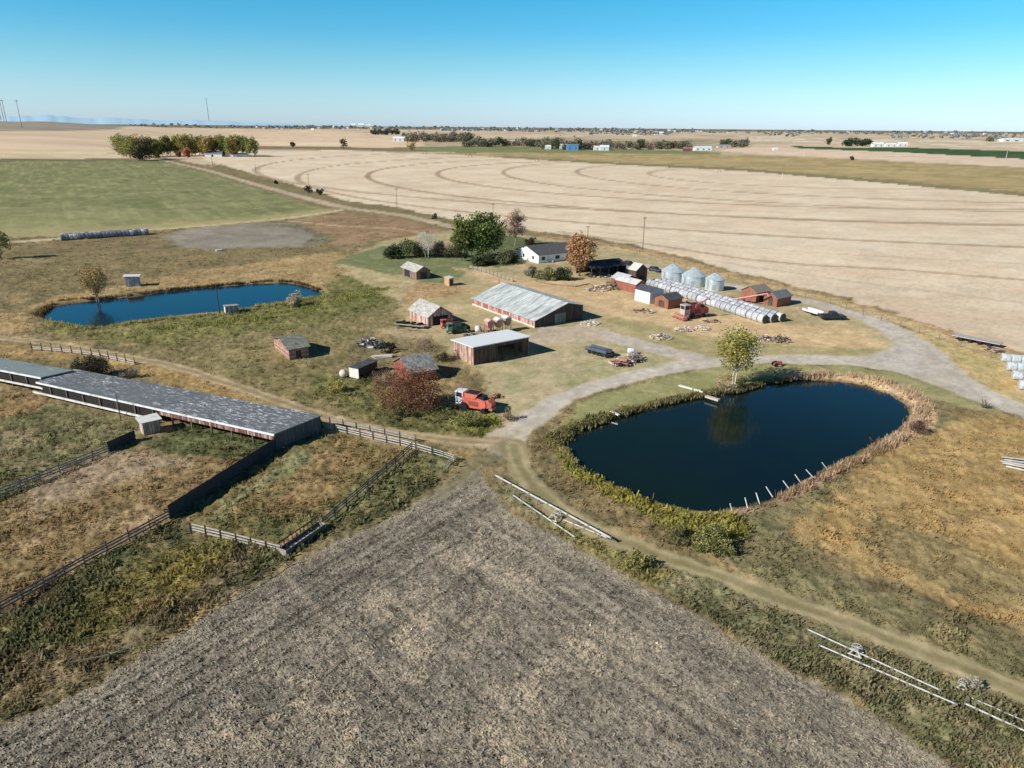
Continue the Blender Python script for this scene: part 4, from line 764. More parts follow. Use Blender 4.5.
shed('white_shed', 'small white shed with a dark grey roof at the head of the wrapped bale rows', 'shed', (649.3,304.2), 663, 634.5, 3.4, 3.4, 4.3, .5, 'b', plain((230,228,220), .7, var=.06), DARKROOF, door=[('a', .35, .65, 0, 2., GREYWOOD)])
shed('granary', 'reddish brown granary with a dark roof beside the red combine', 'granary', (667.8,309.4), 681.6, 654.3, 2.6, 2.6, 3.7, .5, 'a', boards((142,84,58), (160,104,76), wear=.4), DARKROOF, over=.35, door=[('b', .32, .68, .3, 2., DARKWOOD)])
shed('granary', 'brown roofed granary behind the pink auger, left of the blue roofed one', 'granary', (755.5,303), 769.5, 740.5, 2.9, 2.9, 4.3, .5, 'a', boards((146,86,58), (166,110,80), wear=.4), roofing((128,114,104), (150,138,126), sc=1.2), over=.35, door=[('a', .25, .75, 0, 2.4, CHAR)])
shed('granary', 'brown granary with a blue grey roof at the right end of the wrapped bales', 'granary', (776.5,307.4), 790.3, 763, 2.6, 2.6, 3.9, .5, 'a', boards((140,82,58), (158,104,76), wear=.4), roofing((92,106,114), (116,128,132), sc=1.), over=.35, door=[('b', .35, .65, .2, 2., DARKWOOD)])
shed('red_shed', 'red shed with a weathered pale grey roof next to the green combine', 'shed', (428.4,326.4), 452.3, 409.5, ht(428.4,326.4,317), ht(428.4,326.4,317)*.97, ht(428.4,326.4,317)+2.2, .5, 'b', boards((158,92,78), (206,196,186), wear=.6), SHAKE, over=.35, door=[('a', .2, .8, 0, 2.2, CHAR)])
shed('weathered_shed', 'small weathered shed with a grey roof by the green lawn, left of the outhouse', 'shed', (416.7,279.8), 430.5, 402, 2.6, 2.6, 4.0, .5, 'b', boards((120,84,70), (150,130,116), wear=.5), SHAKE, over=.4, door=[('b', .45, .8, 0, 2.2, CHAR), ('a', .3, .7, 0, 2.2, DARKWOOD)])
shed('red_hut', 'small red hut with a mossy grey gable roof standing alone between the two ponds', 'shed', (289.7,360.4), 309.3, 274.8, ht(289.7,360.4,349.3), ht(289.7,360.4,349.3), ht(289.7,360.4,349.3)+1.3, .5, 'a', boards((146,92,72), (188,160,138), w=.22, wear=.55, horiz=True), GREEN_ROOF, over=.4, door=[('a', .35, .6, 0, 1.8, DARKWOOD)])
shed('grey_shed', 'grey shingled shed half hidden by the rusty red bush', 'shed', (411,384), 437, 389, 2.2, 2.2, 4.2, .5, 'a', RED2, SHAKE_D, over=.35, angA=32, angB=130, door=[('a', .4, .6, 0, 1.8, DARKWOOD)])
shed('pump_house', 'small blue grey hut with a white flat roof above the small left pond', 'hut', (126.3,287.2), 138.6, 122, ht(126.3,287.2,276.6), ht(126.3,287.2,276.6)*.95, None, .5, 'b', boards((124,142,152), (164,176,180), wear=.4), plain((232,230,222), .6, var=.06), over=.45, angA=20, angB=110, la=3.6, lb=2.6, door=[('a', .25, .6, 0, 1.9, plain((92,112,128)))])
shed('pump_box', 'small grey wooden box hut beside the tall post at the small left pond', 'hut', (226.3,314.3), 240.5, 222.3, 2.0, 1.9, None, .5, 'b', boards((120,116,110), (190,186,178), wear=.5), plain((150,146,138), .8), over=.15, la=3.2, lb=1.8, door=[('b', .2, .8, .2, 1.6, plain((216,212,204)))])
shed('outhouse', 'tiny tan outhouse with a blue side and shadow, right of the weathered shed', 'outhouse', (449.3,286.2), 453.6, 444.5, 2.3, 2.5, None, .5, 'b', plain((176,136,92)), plain((184,176,164)), over=.2, door=[('a', .1, .9, .1, 2., plain((54,74,98)))])
# white roofed open machine shed
c = G(473.7,365.4); aA, aB = R(35), R(128); LA = along(c, aA, 528.6); LB = along(c, aB, 451.5); h1 = ht(473.7,365.4,347.4); h2 = h1*.86
root = empty('machine_shed', c, aA, 'open fronted machine shed with a bright white flat roof in the middle of the yard', 'shed')
WSH = boards((140,96,78), (200,178,158), w=.5, wear=.55)
MB().prism([(-.4, h1+.02), (LB+.3, h2+.02), (LB+.3, h2+.2), (-.4, h1+.2)], -.4, LA+.4, 'x').build('roof', WHITE_METAL, root)
MB().prism([(0, 0), (LB-.2, 0), (LB-.2, h2), (0, h1)], 0, .15, 'x').build('side_wall', WSH, root); MB().prism([(0, 0), (LB-.2, 0), (LB-.2, h2), (0, h1)], LA-.15, LA, 'x').build('side_wall', WSH, root)
mb = MB(); box_slab(mb, 0, LA, LB-.18, LB, 0, h2-.02); mb.build('back_wall', WSH, root)
mb = MB(); box_slab(mb, .15, LA-.15, -.02, .12, h1-.75, h1-.01); mb.build('fascia', boards((72,62,56), (104,92,82)), root)
mb = MB(); box_slab(mb, .16, LA*.42, .0, .10, 0, h1-.77); mb.build('dark_front_panel', boards((70,60,54), (100,88,78)), root)
for i in (2, 3): mb = MB(); mb.box((LA*i/4+.1, .05, (h1-.77)/2), (.2, .2, h1-.77)); mb.build('post', DARKWOOD, root)
# long feedlot shed
def feedlot(label, fr, fl, back, h1, h2, roofm, ext=0., fasc=None, ends=True):
    p, q, b = G(*fr, z=h1), G(*fl, z=h1), G(*back, z=h2); d = q-p; L = np.hypot(*d)+ext; a = math.atan2(d[1], d[0])
    n = np.array([d[1], -d[0]])/np.hypot(*d); wd = abs((b-p)@n); wd = min(max(wd, 4.), 14.)
    root = empty('feedlot_shed', p, a, label, 'shed')     # x runs along the open front, -y towards the back
    sk, w2 = (-2.1, wd*.84) if ends else (-.2, wd)
    q_ = [(-.2, .25, h1), (sk-.1, -wd-.2, h2), (L, -w2-.2, h2), (L, .25, h1)]; mb = MB(); mb.add(q_+[(x, y, z+.16) for x, y, z in q_], [(0, 1, 2, 3), (7, 6, 5, 4)]+[(i, (i+1) % 4, (i+1) % 4+4, i+4) for i in range(4)]); mb.build('roof', roofm, root)
    mb = MB(); box_slab(mb, 0, L, -w2, -w2+.15, 0, h2-.02); mb.build('back_wall', boards((86,80,74), (120,112,104)), root)
    if ends:
        q_ = [(0, -.02, 0), (sk+.05, -wd+.1, 0), (sk+.05, -wd+.1, h2-.03), (0, -.02, h1-.03)]; mb = MB(); mb.add(q_+[(x+.14, y, z) for x, y, z in q_], [(0, 1, 2, 3), (7, 6, 5, 4)]+[(i, (i+1) % 4, (i+1) % 4+4, i+4) for i in range(4)]); mb.build('end_wall', boards((78,80,84), (100,102,104), w=.3), root)
    mb = MB(); box_slab(mb, -.2, L, .27, .42, h1-.16, h1+.14); mb.build('eave_board', roofing((222,218,210), (244,242,238), (150,144,136), sc=1.6), root)
    if fasc: mb = MB(); box_slab(mb, .2, fasc+.3, -2.2, -2.1, 0, h1-.05); mb.build('inner_shade_panel', plain((40,38,36), .9, var=.2), root)  # added dark sheet stands in for the shade below the fascia
    f0 = fasc or 0; mb = MB(); box_slab(mb, f0+.3, L, -.32, -.22, .5, h1-.05); mb.build('dark_front_panel', plain((44,42,40), .9, var=.2), root)  # dark sheet painted as the interior shadow behind the open front
    if fasc: mb = MB(); box_slab(mb, .15, fasc, .05, .16, h1-1.0, h1-.01); mb.build('fascia', boards((112,60,48), (196,176,160), gap=(58,34,28), w=.3, wear=.42), root)
    for i in range(int(L/4.2)+1): mb = MB(); mb.box((min(.3+i*4.2, L-.2), -.1, (h1-.02)/2), (.2, .2, h1-.02)); mb.build('post', plain((104,90,78)), root)
    return root, p, a, L, wd
RA = roofing((96,104,108), (218,218,214), (78,86,92), sx=(.5,1.5,1), lo=.53, hi=.6, sc=2.0, rough=.85, mask=True)
RB = roofing((112,130,130), (206,208,204), (94,112,112), sx=(.35,1,1), lo=.6, hi=.75, sc=1., rough=.8)
p = G(274.7,434,z=2.6); fx = np.hypot(*(G(153,411,z=2.6)-p))
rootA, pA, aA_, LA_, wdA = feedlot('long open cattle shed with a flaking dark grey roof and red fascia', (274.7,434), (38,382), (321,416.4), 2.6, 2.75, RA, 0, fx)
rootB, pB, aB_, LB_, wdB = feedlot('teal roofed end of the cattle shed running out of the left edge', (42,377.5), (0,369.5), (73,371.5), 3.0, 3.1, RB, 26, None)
mb = MB(); mb.box((fx+(LA_-fx)/2+.5, 1.2, 1.15), (LA_-fx-1, .22, .3)); mb.build('feed_bunk', roofing((206,200,190), (230,226,218), (150,142,132), sc=1.5), rootA)
mb = MB(); mb.box((16, .9, 1.35), (34, .22, .3)); mb.build('feed_bunk', roofing((206,200,190), (230,226,218), (150,142,132), sc=1.5), rootB)
shed('feed_hut', 'small hut with a pale flat roof against the front of the long cattle shed', 'hut', (144.5,436), 161.5, 128, ht(144,436.5,423.5), ht(144,436.5,423.5), None, .5, 'b', boards((150,122,102), (186,168,150), w=.4, wear=.5), roofing((196,198,194), (220,220,214), (160,164,160), sc=1.2), over=.35, angA=40, angB=136, lb=2.5, door=[('b', .3, .6, 0, 1.7, boards((190,170,150), (216,206,194)))])
# grain bins
def bin_(label, c, rpx, eave_y, apex_y):
    q = G(*c); r = rpx*mpp(q)*.98; q = q+q/np.linalg.norm(q)*r; h = ht(*P(*q), eave_y+0.0) if True else 0
    hb = ht(c[0], P(*q)[1], eave_y); ha = hb+r*.62
    root = empty('grain_bin', q, 0, label, 'grain bin', 'galvanised grain bins in a row')
    prof = [(r, 0)]
    k = int(hb/.42)
    for i in range(k): z0 = hb*i/k; prof += [(r+.0, z0+.02), (r+.035, z0+hb/k*.5), (r, z0+hb/k*.98)]
    mm, nt, b = newmat('galvanised'); p_ = opos(nt); f = noise(nt, mapped(nt, p_, (1.2,1.2,.25)), 1.2, 5, .7)
    nt.links.new(mixc(nt, ramp(nt, f, .3, .7), A(150,172,182), A(196,210,214)), b.inputs['Base Color']); b.inputs['Metallic'].default_value = .35; b.inputs['Roughness'].default_value = .42
    MB().lathe(prof, n=48).build('wall', mm, root, True)
    MB().lathe([(r+.16, hb-.03), (r+.16, hb+.04), (.42, ha-.05), (.40, ha+.12), (.02, ha+.22)], n=36).build('roof', mm, root)
    for i in range(0, 36, 3):
        pass
    mb = MB()
    for i in range(20): t = 2*math.pi*i/20; mb.tube(((r+.1)*math.cos(t), (r+.1)*math.sin(t), hb+.09), (.45*math.cos(t), .45*math.sin(t), ha), .035, n=4)
    mb.build('roof_ribs', mm, root)
    mb = MB(); mb.box((r*math.cos(-1.9), r*math.sin(-1.9), 1.2), (.8, .12, 1.5), -1.9+math.pi/2); mb.build('hatch', plain((150,164,170), .5, .3), root)
    mb = MB(); t = -2.6
    for s in (-.2, .2): mb.tube(((r+.12)*math.cos(t)-s*math.sin(t), (r+.12)*math.sin(t)+s*math.cos(t), .3), ((r+.12)*math.cos(t)-s*math.sin(t), (r+.12)*math.sin(t)+s*math.cos(t), hb), .03, n=4)
    for z in np.arange(.5, hb, .4): mb.tube(((r+.12)*math.cos(t)-.2*math.sin(t), (r+.12)*math.sin(t)+.2*math.cos(t), z), ((r+.12)*math.cos(t)+.2*math.sin(t), (r+.12)*math.sin(t)-.2*math.cos(t), z), .02, n=4)
    mb.build('ladder', plain((120,126,130), .5, .3), root)
bin_('leftmost galvanised grain bin, next to the parked dark car', (672,283), 11.4, 271, 262)
bin_('middle galvanised grain bin of the three', (692.8,287.5), 12.1, 275.3, 266)
bin_('smallest galvanised grain bin, at the right end of the three', (713.8,291.5), 9.4, 279, 272)
# ------------------------------------------------------------------ machines and vehicles
TYRE = plain((34,34,36), .9, var=.1); STEEL = plain((120,118,112), .6, .2); RUST = plain((128,92,72), .85, var=.35, sc=3.); BLACK = plain((40,42,46), .6, var=.15)
def heading(p, q): a, b = G(*p), G(*q); return math.atan2(b[1]-a[1], b[0]-a[0])
def wheel(parent, x, y, r, w, rim=STEEL):
    mb = MB(); mb.lathe([(r*.5, -w*.5), (r*.92, -w*.5), (r, -w*.3), (r, w*.3), (r*.92, w*.5), (r*.5, w*.5)], (x, y, r), 20, 'y'); o = mb.build('wheel', TYRE, parent, False)
    mb = MB(); mb.lathe([(.02, -w*.42), (r*.52, -w*.42), (r*.52, w*.42), (.02, w*.42)], (x, y, r), 14, 'y'); mb.build('rim', rim, o)
def part(name, parent, mat, *boxes, tubes=(), prisms=(), smooth=False):
    mb = MB()
    for b in boxes: mb.box(*b)
    for t in tubes: mb.tube(*t)
    for p_ in prisms: mb.prism(*p_)
    return mb.build(name, mat, parent, smooth)
def combine(name, label, loc, rz, col, cabcol, L=7.5, rim=STEEL, header=True, auger=True, hood=None, faded=(186,120,96)):
    root = empty(name, loc, rz, label, 'combine harvester'); s = L/7.5
    pm_ = plain(col, .7, var=.4, sc=1.5, dirt=faded); hm = plain(hood, .7, var=.2) if hood else pm_; k = lambda *v: tuple(q*s for q in v)
    part('body', root, pm_, prisms=[([(q[0]*s, q[1]*s) for q in [(-3.1,1.3),(-2.6,.75),(1.3,.65),(1.7,1.0),(1.7,2.6),(-1.2,2.7),(-3.0,2.4)]], -1.0*s, 1.0*s)])
    part('rear_hood', root, hm, prisms=[([(q[0]*s, q[1]*s) for q in [(-4.1,1.3),(-3.0,1.0),(-2.5,2.35),(-3.4,2.5),(-4.2,2.0)]], -.85*s, .85*s)])
    part('grain_tank', root, pm_, prisms=[([(q[0]*s, q[1]*s) for q in [(-1.0,2.5),(.9,2.5),(1.3,3.35),(-1.5,3.35)]], -1.15*s, 1.15*s)]); part('tank_opening', root, BLACK, (k(-.1,0,3.36), k(2.4,1.9,.04)))
    part('engine', root, BLACK, (k(-2.0,.1,2.75), k(1.3,1.5,.55)), tubes=[(k(-2.3,.6,2.9), k(-2.3,.6,3.7), .07*s)])
    cb = part('cab', root, plain(cabcol, .5, var=.08), (k(2.35,0,3.3), k(1.7,1.9,.2)), (k(2.35,0,1.65), k(1.55,1.7,1.3)), (k(1.68,0,2.65), k(.16,1.7,1.2)), *[(k(2.35+a,b,2.7), k(.16,.16,1.1)) for a in (-.68,.68) for b in (-.76,.76)])
    part('cab_glass', cb, GLASS, (k(2.37,0,2.75), k(1.3,1.5,.96)))
    for y in (-1.03, 1.03): part('side_panel', root, plain(tuple(int(v*.75) for v in col), .7, var=.35), (k(-.6,y,1.6), k(1.9,.05,.9)))
    for x_ in (.9, -2.2): part('belt_guard', root, BLACK, (k(x_,-1.05,1.8), k(.55,.06,.6)))
    part('straw_chopper', root, plain((150,110,92), .8), (k(-3.9,0,.95), k(.7,1.5,.5)))
    part('ladder', root, STEEL, *[(k(1.9,1.15,z), k(.5,.25,.05)) for z in (.5,.85,1.2,1.5)])
    part('feeder_house', root, pm_, prisms=[([(q[0]*s, q[1]*s) for q in [(1.8,1.0),(3.4,.35),(3.4,.95),(2.0,1.6)]], -.55*s, .55*s)])
    if header:
        part('header', root, pm_, prisms=[([(q[0]*s, q[1]*s) for q in [(3.3,.15),(4.3,.12),(4.35,.25),(3.7,.4),(3.5,1.15),(3.3,1.15)]], -2.3*s, 2.3*s)])
        part('reel', root, plain((186,150,120)), tubes=[((4.2*s,-2.2*s,.85*s), (4.2*s,2.2*s,.85*s), .07*s)]+[((4.2*s+.45*s*math.cos(a), -2.2*s, .85*s+.45*s*math.sin(a)), (4.2*s+.45*s*math.cos(a), 2.2*s, .85*s+.45*s*math.sin(a)), .035*s) for a in (0,1.05,2.1,3.14,4.19,5.24)])
    for y in (-1.25, 1.25): wheel(root, 1.2*s, y*s, .8*s, .5*s, rim); wheel(root, -2.6*s, y*s*.85, .5*s, .32*s, rim)
    if auger: part('unloading_auger', root, pm_, tubes=[(k(.2,1.2,2.6), k(.2,1.3,3.5), .16*s), (k(.2,1.3,3.45), k(-3.4,1.5,4.6), .13*s, .13*s), (k(-3.4,1.5,4.6), k(-3.6,1.5,4.2), .15*s)])
    return root
combine('combine_harvester', 'orange combine with a white cab standing right of the rusty red bush', G(473,409.5), heading((486,411.5),(460,406.5)), (196,82,58), (222,220,214), 7.2, header=False, auger=False, faded=(190,110,76))
combine('combine_harvester', 'faded red combine with raised unloading auger in front of the wrapped bales', G(692,317.5), heading((700,316),(678,316.5))+.35, (158,66,60), (176,160,152), 8.2)
combine('combine_harvester', 'dark green combine with a glazed cab right of the red shed', G(457,333), heading((470,332),(445,334)), (48,84,64), (96,128,112), 5.6, header=False, auger=False, hood=(38,44,44), faded=(70,92,76))
combine('combine_harvester', 'old red combine squeezed between the red shed and the green combine', G(449,327.5), heading((462,325),(440,328)), (170,66,58), (186,84,74), 4.8, header=False, auger=False)
def pickup(name, label, loc, rz, col, L=5.6, kind='pickup', cat='pickup'):
    root = empty(name, loc, rz, label, cat); m = plain(col, .3, var=.05); s = L/5.6
    if kind == 'pickup': pr = [(-2.8,.5),(2.75,.5),(2.8,.95),(2.5,1.12),(1.0,1.2),(-2.8,1.2)]; cabp = [(-.75,1.19),(1.15,1.19),(.5,1.85),(-.6,1.85)]
    else: pr = [(-2.6,.45),(2.6,.45),(2.65,.8),(2.3,1.0),(1.2,1.08),(-2.3,1.12),(-2.65,.9)]; cabp = [(-2.3,1.1),(1.4,1.07),(.5,1.62),(-1.7,1.66)]
    W_ = .95*s
    part('body', root, m, prisms=[([(a*s, b*s) for a, b in pr], -W_, W_)]); part('cab_glass', root, GLASS, prisms=[([(a*s, b*s) for a, b in cabp], -W_*.86, W_*.86)])
    x0, x1 = cabp[3][0]*s, cabp[2][0]*s; part('cab_roof', root, m, (((x0+x1)/2, 0, cabp[2][1]*s+.04), (x1-x0+.1, W_*1.68, .07)))
    if kind == 'pickup': part('truck_bed', root, BLACK, ((-1.8*s, 0, 1.21*s), (1.85*s, 1.6*s, .03)))
    for x in (-1.75*s, 1.75*s):
        for y in (-.82*s, .82*s): wheel(root, x, y, .38*s, .26*s)
    for y in (-.7*s, .7*s): part('headlight', root, plain((220,222,220), .2), ((2.77*s, y, .85*s), (.08, .35*s, .18*s)))
    return root
pickup('pickup_truck', 'black pickup truck parked on the grass inside the gravel loop', G(832,319.5), heading((820,319),(845,319.5))+.12, (44,52,62), 6.4)
pickup('parked_car', 'dark blue grey car parked left of the grain bins', G(655,271.5), heading((648,269.5),(661,272.5)), (64,76,92), 5.4, 'car', 'car')
pickup('parked_car', 'black car half hidden behind the right end of the carport', G(629,265.5), heading((624,264),(634,266)), (32,34,40), 5.2, 'car', 'car')
def flat_trailer(name, label, a, b, wd, col, hgt=.9, deckm=None, wheels=2, cat='trailer', drawbar=True, rails=0):
    p, q = G(*a), G(*b); d = q-p; L = np.hypot(*d); rz = math.atan2(d[1], d[0]); root = empty(name, p+d/2, rz, label, cat); dm = deckm or plain(col, .8, var=.3, sc=2.)
    part('deck', root, dm, ((0, 0, hgt), (L, wd, .14))); part('frame', root, plain((62,60,58)), ((0, -wd*.28, hgt-.2), (L*.96, .14, .24)), ((0, wd*.28, hgt-.2), (L*.96, .14, .24)))
    for i in range(wheels):
        x = L*(.3-.18*i) if wheels < 4 else L*(-.32+.2*i)
        for y in (-wd*.4, wd*.4): wheel(root, x, y, hgt*.42, .24)
    if drawbar: part('drawbar', root, RUST, ((-L/2-.9, 0, hgt*.6), (2.0, .14, .14)))
    for i in range(rails): part('side_rail', root, dm, ((0, (wd/2-.05)*(1 if i else -1), hgt+.32), (L, .07, .45)))
    return root
flat_trailer('flatbed_trailer', 'long grey flatbed trailer parked along the field fence at the right', (953,338.5), (1001,348), 2.6, (164,158,152), 1.0, wheels=4)
flat_trailer('white_trailer', 'low white trailer parked at the left of the black pickup', (804.5,312), (820,316.5), 2.2, (226,228,228), .75, rails=2, wheels=2)
flat_trailer('farm_wagon', 'dark blue black wagon with flat deck on the lawn beside the junk', (588,351.5), (609,357), 2.3, (74,88,104), .95, rails=2, wheels=4)
tt = flat_trailer('tyre_trailer', 'low pale framed trailer loaded with black tyres in front of the red shed', (396,325.5), (426,328.5), 2.4, (150,142,130), .7, wheels=2)
c0 = G(396,325.5); c1 = G(426,328.5)
for i in range(8):
    q = c0+(c1-c0)*(.1+.11*i)+np.array([random.uniform(-.4,.4), random.uniform(-.5,.6)]); mb = MB(); r = random.uniform(.5,.65)
    mb.lathe([(r*.5,-.15),(r*.85,-.18),(r,0),(r*.85,.18),(r*.5,.15)], n=14); o = mb.build('tyre', TYRE, None, False, (q[0], q[1], .97+.16*(i % 3))); o.rotation_euler = (random.uniform(-.5,.5), random.uniform(-.5,.5), 0)
    tag(o, 'black tyre lying on the pale trailer in front of the red shed', 'tyre', 'tyres on the trailer')
# box wagon with white front
p, q = G(359,379.5), G(378,371); d = q-p; L = np.hypot(*d); root = empty('box_wagon', p, math.atan2(d[1], d[0]), 'small box wagon with a white front panel and dark top', 'wagon')
part('box', root, boards((62,56,52), (92,84,76)), ((L/2, 1.1, 1.25), (L-.1, 2.1, 1.7))); part('roof', root, roofing((58,62,66), (104,104,102), sc=2.), ((L/2, 1.1, 2.17), (L+.2, 2.5, .12)))
part('front_panel', root, plain((206,200,190), .7, var=.15, sc=2.), ((-.03, 1.1, 1.15), (.1, 2.3, 1.95)))
for x in (.8, L-.8):
    for y in (.1, 2.1): wheel(root, x, y, .38, .22)
mb = MB(); mb.lathe([(.05,-.55),(.55,-.5),(.75,-.2),(.75,.2),(.55,.5),(.05,.55)], n=18, axis='y'); tag(mb.build('water_tank', plain((206,196,192), .5, var=.1), None, True, (*G(343.5,377), .75)), 'small round whitish tank at the left of the white fronted wagon', 'tank')
def stack(name, label, a, b, n, ln, col, cat):
    p, q = G(*a), G(*b); root = empty(name, (p+q)/2, math.atan2(*(q-p)[::-1]), label, cat)
    for i in range(n): part('plank', root, plain(col, .8, var=.2), ((random.uniform(-.4,.4), (i % 4-1.5)*.4, .12+.2*(i//4)), (ln*random.uniform(.75,1.05), .32, .14), random.uniform(-.06,.06)))
stack('plank_stack', 'stack of pale planks behind the white fronted wagon', (372,358), (393,357), 10, 4.2, (206,196,182), 'plank stack')
def heap(name, a, wpx, hpx, n, cols, size, label=None):
    c = G(*a); w = wpx*mpp(c)/2; h = hpx*mpp(c); mb = MB()
    for i in range(n):
        t = random.uniform(0, 6.28); r = math.sqrt(random.random()); z = h*(1-r)*random.random(); mb.col = tuple(np.array(AO(*random.choice(cols)))*random.uniform(.6,1.25))
        x, y = c[0]+math.cos(t)*r*w, c[1]+math.sin(t)*r*w*.8; L = size*random.uniform(.5,2.2)
        if random.random() < .5: mb.box((x, y, z+.15), (L, size*random.uniform(.2,.8), size*random.uniform(.15,.5)), random.uniform(0,3.1), random.uniform(-.4,.4))
        else: a_ = random.uniform(0,6.28); mb.tube((x, y, z+.1), (x+math.cos(a_)*L, y+math.sin(a_)*L, z+random.uniform(.05,.5)), size*.12, size*.08, 5)
    tag(mb.build(name, LEAF0), kind='stuff')
heap('scrap_heap', (370,345), 24, 10, 70, [(96,104,120),(60,66,80),(190,190,186),(120,112,104)], .8)
heap('scrap_heap', (384,347), 20, 6, 40, [(54,60,70),(80,84,92),(40,44,48)], .8)
heap('debris_heap', (661,338), 22, 5, 110, [(212,200,182),(190,176,158),(150,138,122)], .55)
heap('debris_heap', (684,330), 20, 4, 90, [(216,200,186),(196,170,156),(180,160,144)], .5)
heap('debris_heap', (702,329), 16, 4, 60, [(220,206,190),(196,176,156)], .5)
heap('brush_heap', (765,340), 18, 7, 130, [(150,124,112),(124,104,94),(190,170,160)], .6)
heap('brush_heap', (780,341), 20, 8, 130, [(134,114,98),(110,94,80),(160,138,120)], .6)
heap('log_heap', (598,290), 24, 4, 60, [(206,192,172),(172,150,128),(140,124,104)], .9)
heap('brush_heap', (612,288), 26, 8, 140, [(128,116,92),(148,134,108),(108,100,76)], .7)
heap('yard_clutter', (602,276), 26, 4, 60, [(214,208,196),(120,90,80),(84,90,100),(170,110,90)], .7)
heap('scrap_heap', (470,336), 14, 3, 30, [(130,110,96),(90,86,84),(180,170,156)], .6)
heap('scrap_heap', (646,312), 24, 3, 40, [(150,110,90),(110,100,92),(196,184,168)], .6)
heap('scrap_heap', (712,322), 16, 3, 30, [(90,84,80),(150,120,104)], .6)
heap('scrap_heap', (497,398), 10, 3, 20, [(150,90,70),(90,84,80)], .6)
heap('rubble', (590,324), 20, 3, 60, [(216,212,202),(190,184,172)], .5)
heap('yard_clutter', (548,262), 12, 5, 24, [(226,226,222),(200,200,196)], .7)
heap('scrap_heap', (492,333), 22, 4, 50, [(170,120,104),(140,110,96),(190,170,154)], .6)
heap('debris_heap', (722,303), 70, 4, 150, [(170,124,104),(150,112,92),(186,160,140),(120,96,82)], .9)
heap('scrap_heap', (992,351), 16, 5, 40, [(110,90,80),(80,70,64),(160,140,126)], .8)
shrub('dark_bush', 'dark bush at the right of the scrap heap behind the wagons', (390,352), 10, 18, [(62,68,44),(50,54,38)], 12, 40, seed=80)
# small hoppers on legs
def hopper(label, a, hpx, w, col, top):
    c = G(*a); h = hpx*mpp(c); root = empty('hopper', c, R(35), label, 'hopper', 'pink and white hoppers on legs')
    part('bin', root, plain(col, .7, var=.25), prisms=[([(-w*.15,h*.38),(w*.15,h*.38),(w*.5,h*.68),(w*.5,h*.9),(-w*.5,h*.9),(-w*.5,h*.68)], -w*.5, w*.5)]); part('lid', root, plain(top, .6, var=.15), prisms=[([(-w*.55,h*.9),(w*.55,h*.9),(0,h*1.04)], -w*.55, w*.55)])
    for x in (-.45, .45):
        for y in (-.45, .45): part('leg', root, RUST, tubes=[((x*w, y*w, 0), (x*w, y*w, h*.88), .06)])
hopper('leftmost hopper on legs, pink sided, between the green combine and the barn', (489,334), 15, 1.7, (176,120,108), (196,160,148)); hopper('middle hopper on legs with a cream lid beside the barn wall', (498,332.5), 15, 1.7, (170,130,112), (226,212,196)); hopper('right hopper on legs with a white lid, nearest the barn wall', (506.5,330.5), 15, 1.7, (150,124,112), (236,230,222))
mb = MB(); mb.lathe([(.1,0),(.8,.1),(.9,.6),(.6,1.3),(.1,1.45)], n=16); tag(mb.build('pale_tank', plain((206,200,192), .5), None, True, (*G(478,331.5), 0)), 'pale upright tank between the green combine and the hoppers', 'tank')
# implements in the middle of the yard
def implement(label, a, b, n, col, wd=2.2):
    p, q = G(*a), G(*b); d = q-p; L = np.hypot(*d); root = empty('field_implement', p, math.atan2(d[1], d[0]), label, 'farm implement'); m = plain(col, .8, var=.35, sc=3.)
    part('frame', root, m, ((L/2, 0, .8), (L, .16, .16)), ((L/2, wd*.5, .8), (L, .16, .16)), ((L/2, -wd*.5, .8), (L, .16, .16)), *[((L*(i+.5)/4, 0, .8), (.14, wd, .14)) for i in range(4)])
    for i in range(n): part('shank', root, RUST, tubes=[((L*(i+.5)/n, (i % 3-1)*wd*.5, .8), (L*(i+.5)/n+.25, (i % 3-1)*wd*.5, .05), .07)])
    for y in (-wd*.6, wd*.6): wheel(root, L*.5, y, .45, .22)
    part('hitch', root, m, tubes=[((-.1,0,.8), (-1.4,0,.45), .08)]); part('seed_box', root, plain(tuple(min(255,int(v*1.15)) for v in col)), prisms=[([(L*.2,.95),(L*.8,.95),(L*.85,1.5),(L*.15,1.5)], -.35, .35)])
implement('dark implement standing right behind the blue black wagon', (604,356), (613,357), 6, (58,58,64)); implement('rusty pink implement in the middle of the lawn junk', (616,364), (629,366), 7, (150,104,90)); implement('grey implement at the right end of the lawn junk', (630,362), (640,361), 6, (112,108,110))
heap('scrap_heap', (622,364), 24, 4, 60, [(160,116,102),(206,190,176),(120,96,88)], .7); heap('scrap_heap', (636,357), 16, 5, 40, [(120,116,116),(170,130,116),(210,206,200)], .7)
mb = MB(); mb.lathe([(.05,-.8),(.5,-.75),(.62,-.5),(.62,.5),(.5,.75),(.05,.8)], n=16, axis='x'); tag(mb.build('white_tank', plain((232,230,224), .5), None, True, (*G(631,354), .75)), 'small white tank at the back of the lawn junk', 'tank')
q = G(776.5,366); root = empty('garden_tractor', q, R(10), 'small red garden tractor on the grass beside the gravel road and pond', 'tractor'); rm = plain((196,84,70), .6, var=.2)
part('hood', root, rm, ((.5,0,.75), (1.0,.7,.5))); part('seat', root, BLACK, ((-.35,0,.85), (.4,.5,.5))); part('fender', root, rm, ((-.45,-.55,.85), (.8,.25,.12)), ((-.45,.55,.85), (.8,.25,.12))); part('mower_deck', root, plain((206,150,130)), ((.1,0,.3), (1.1,1.4,.25)))
for y in (-.55,.55): wheel(root, -.45, y, .42, .3); wheel(root, .75, y*.8, .28, .2)
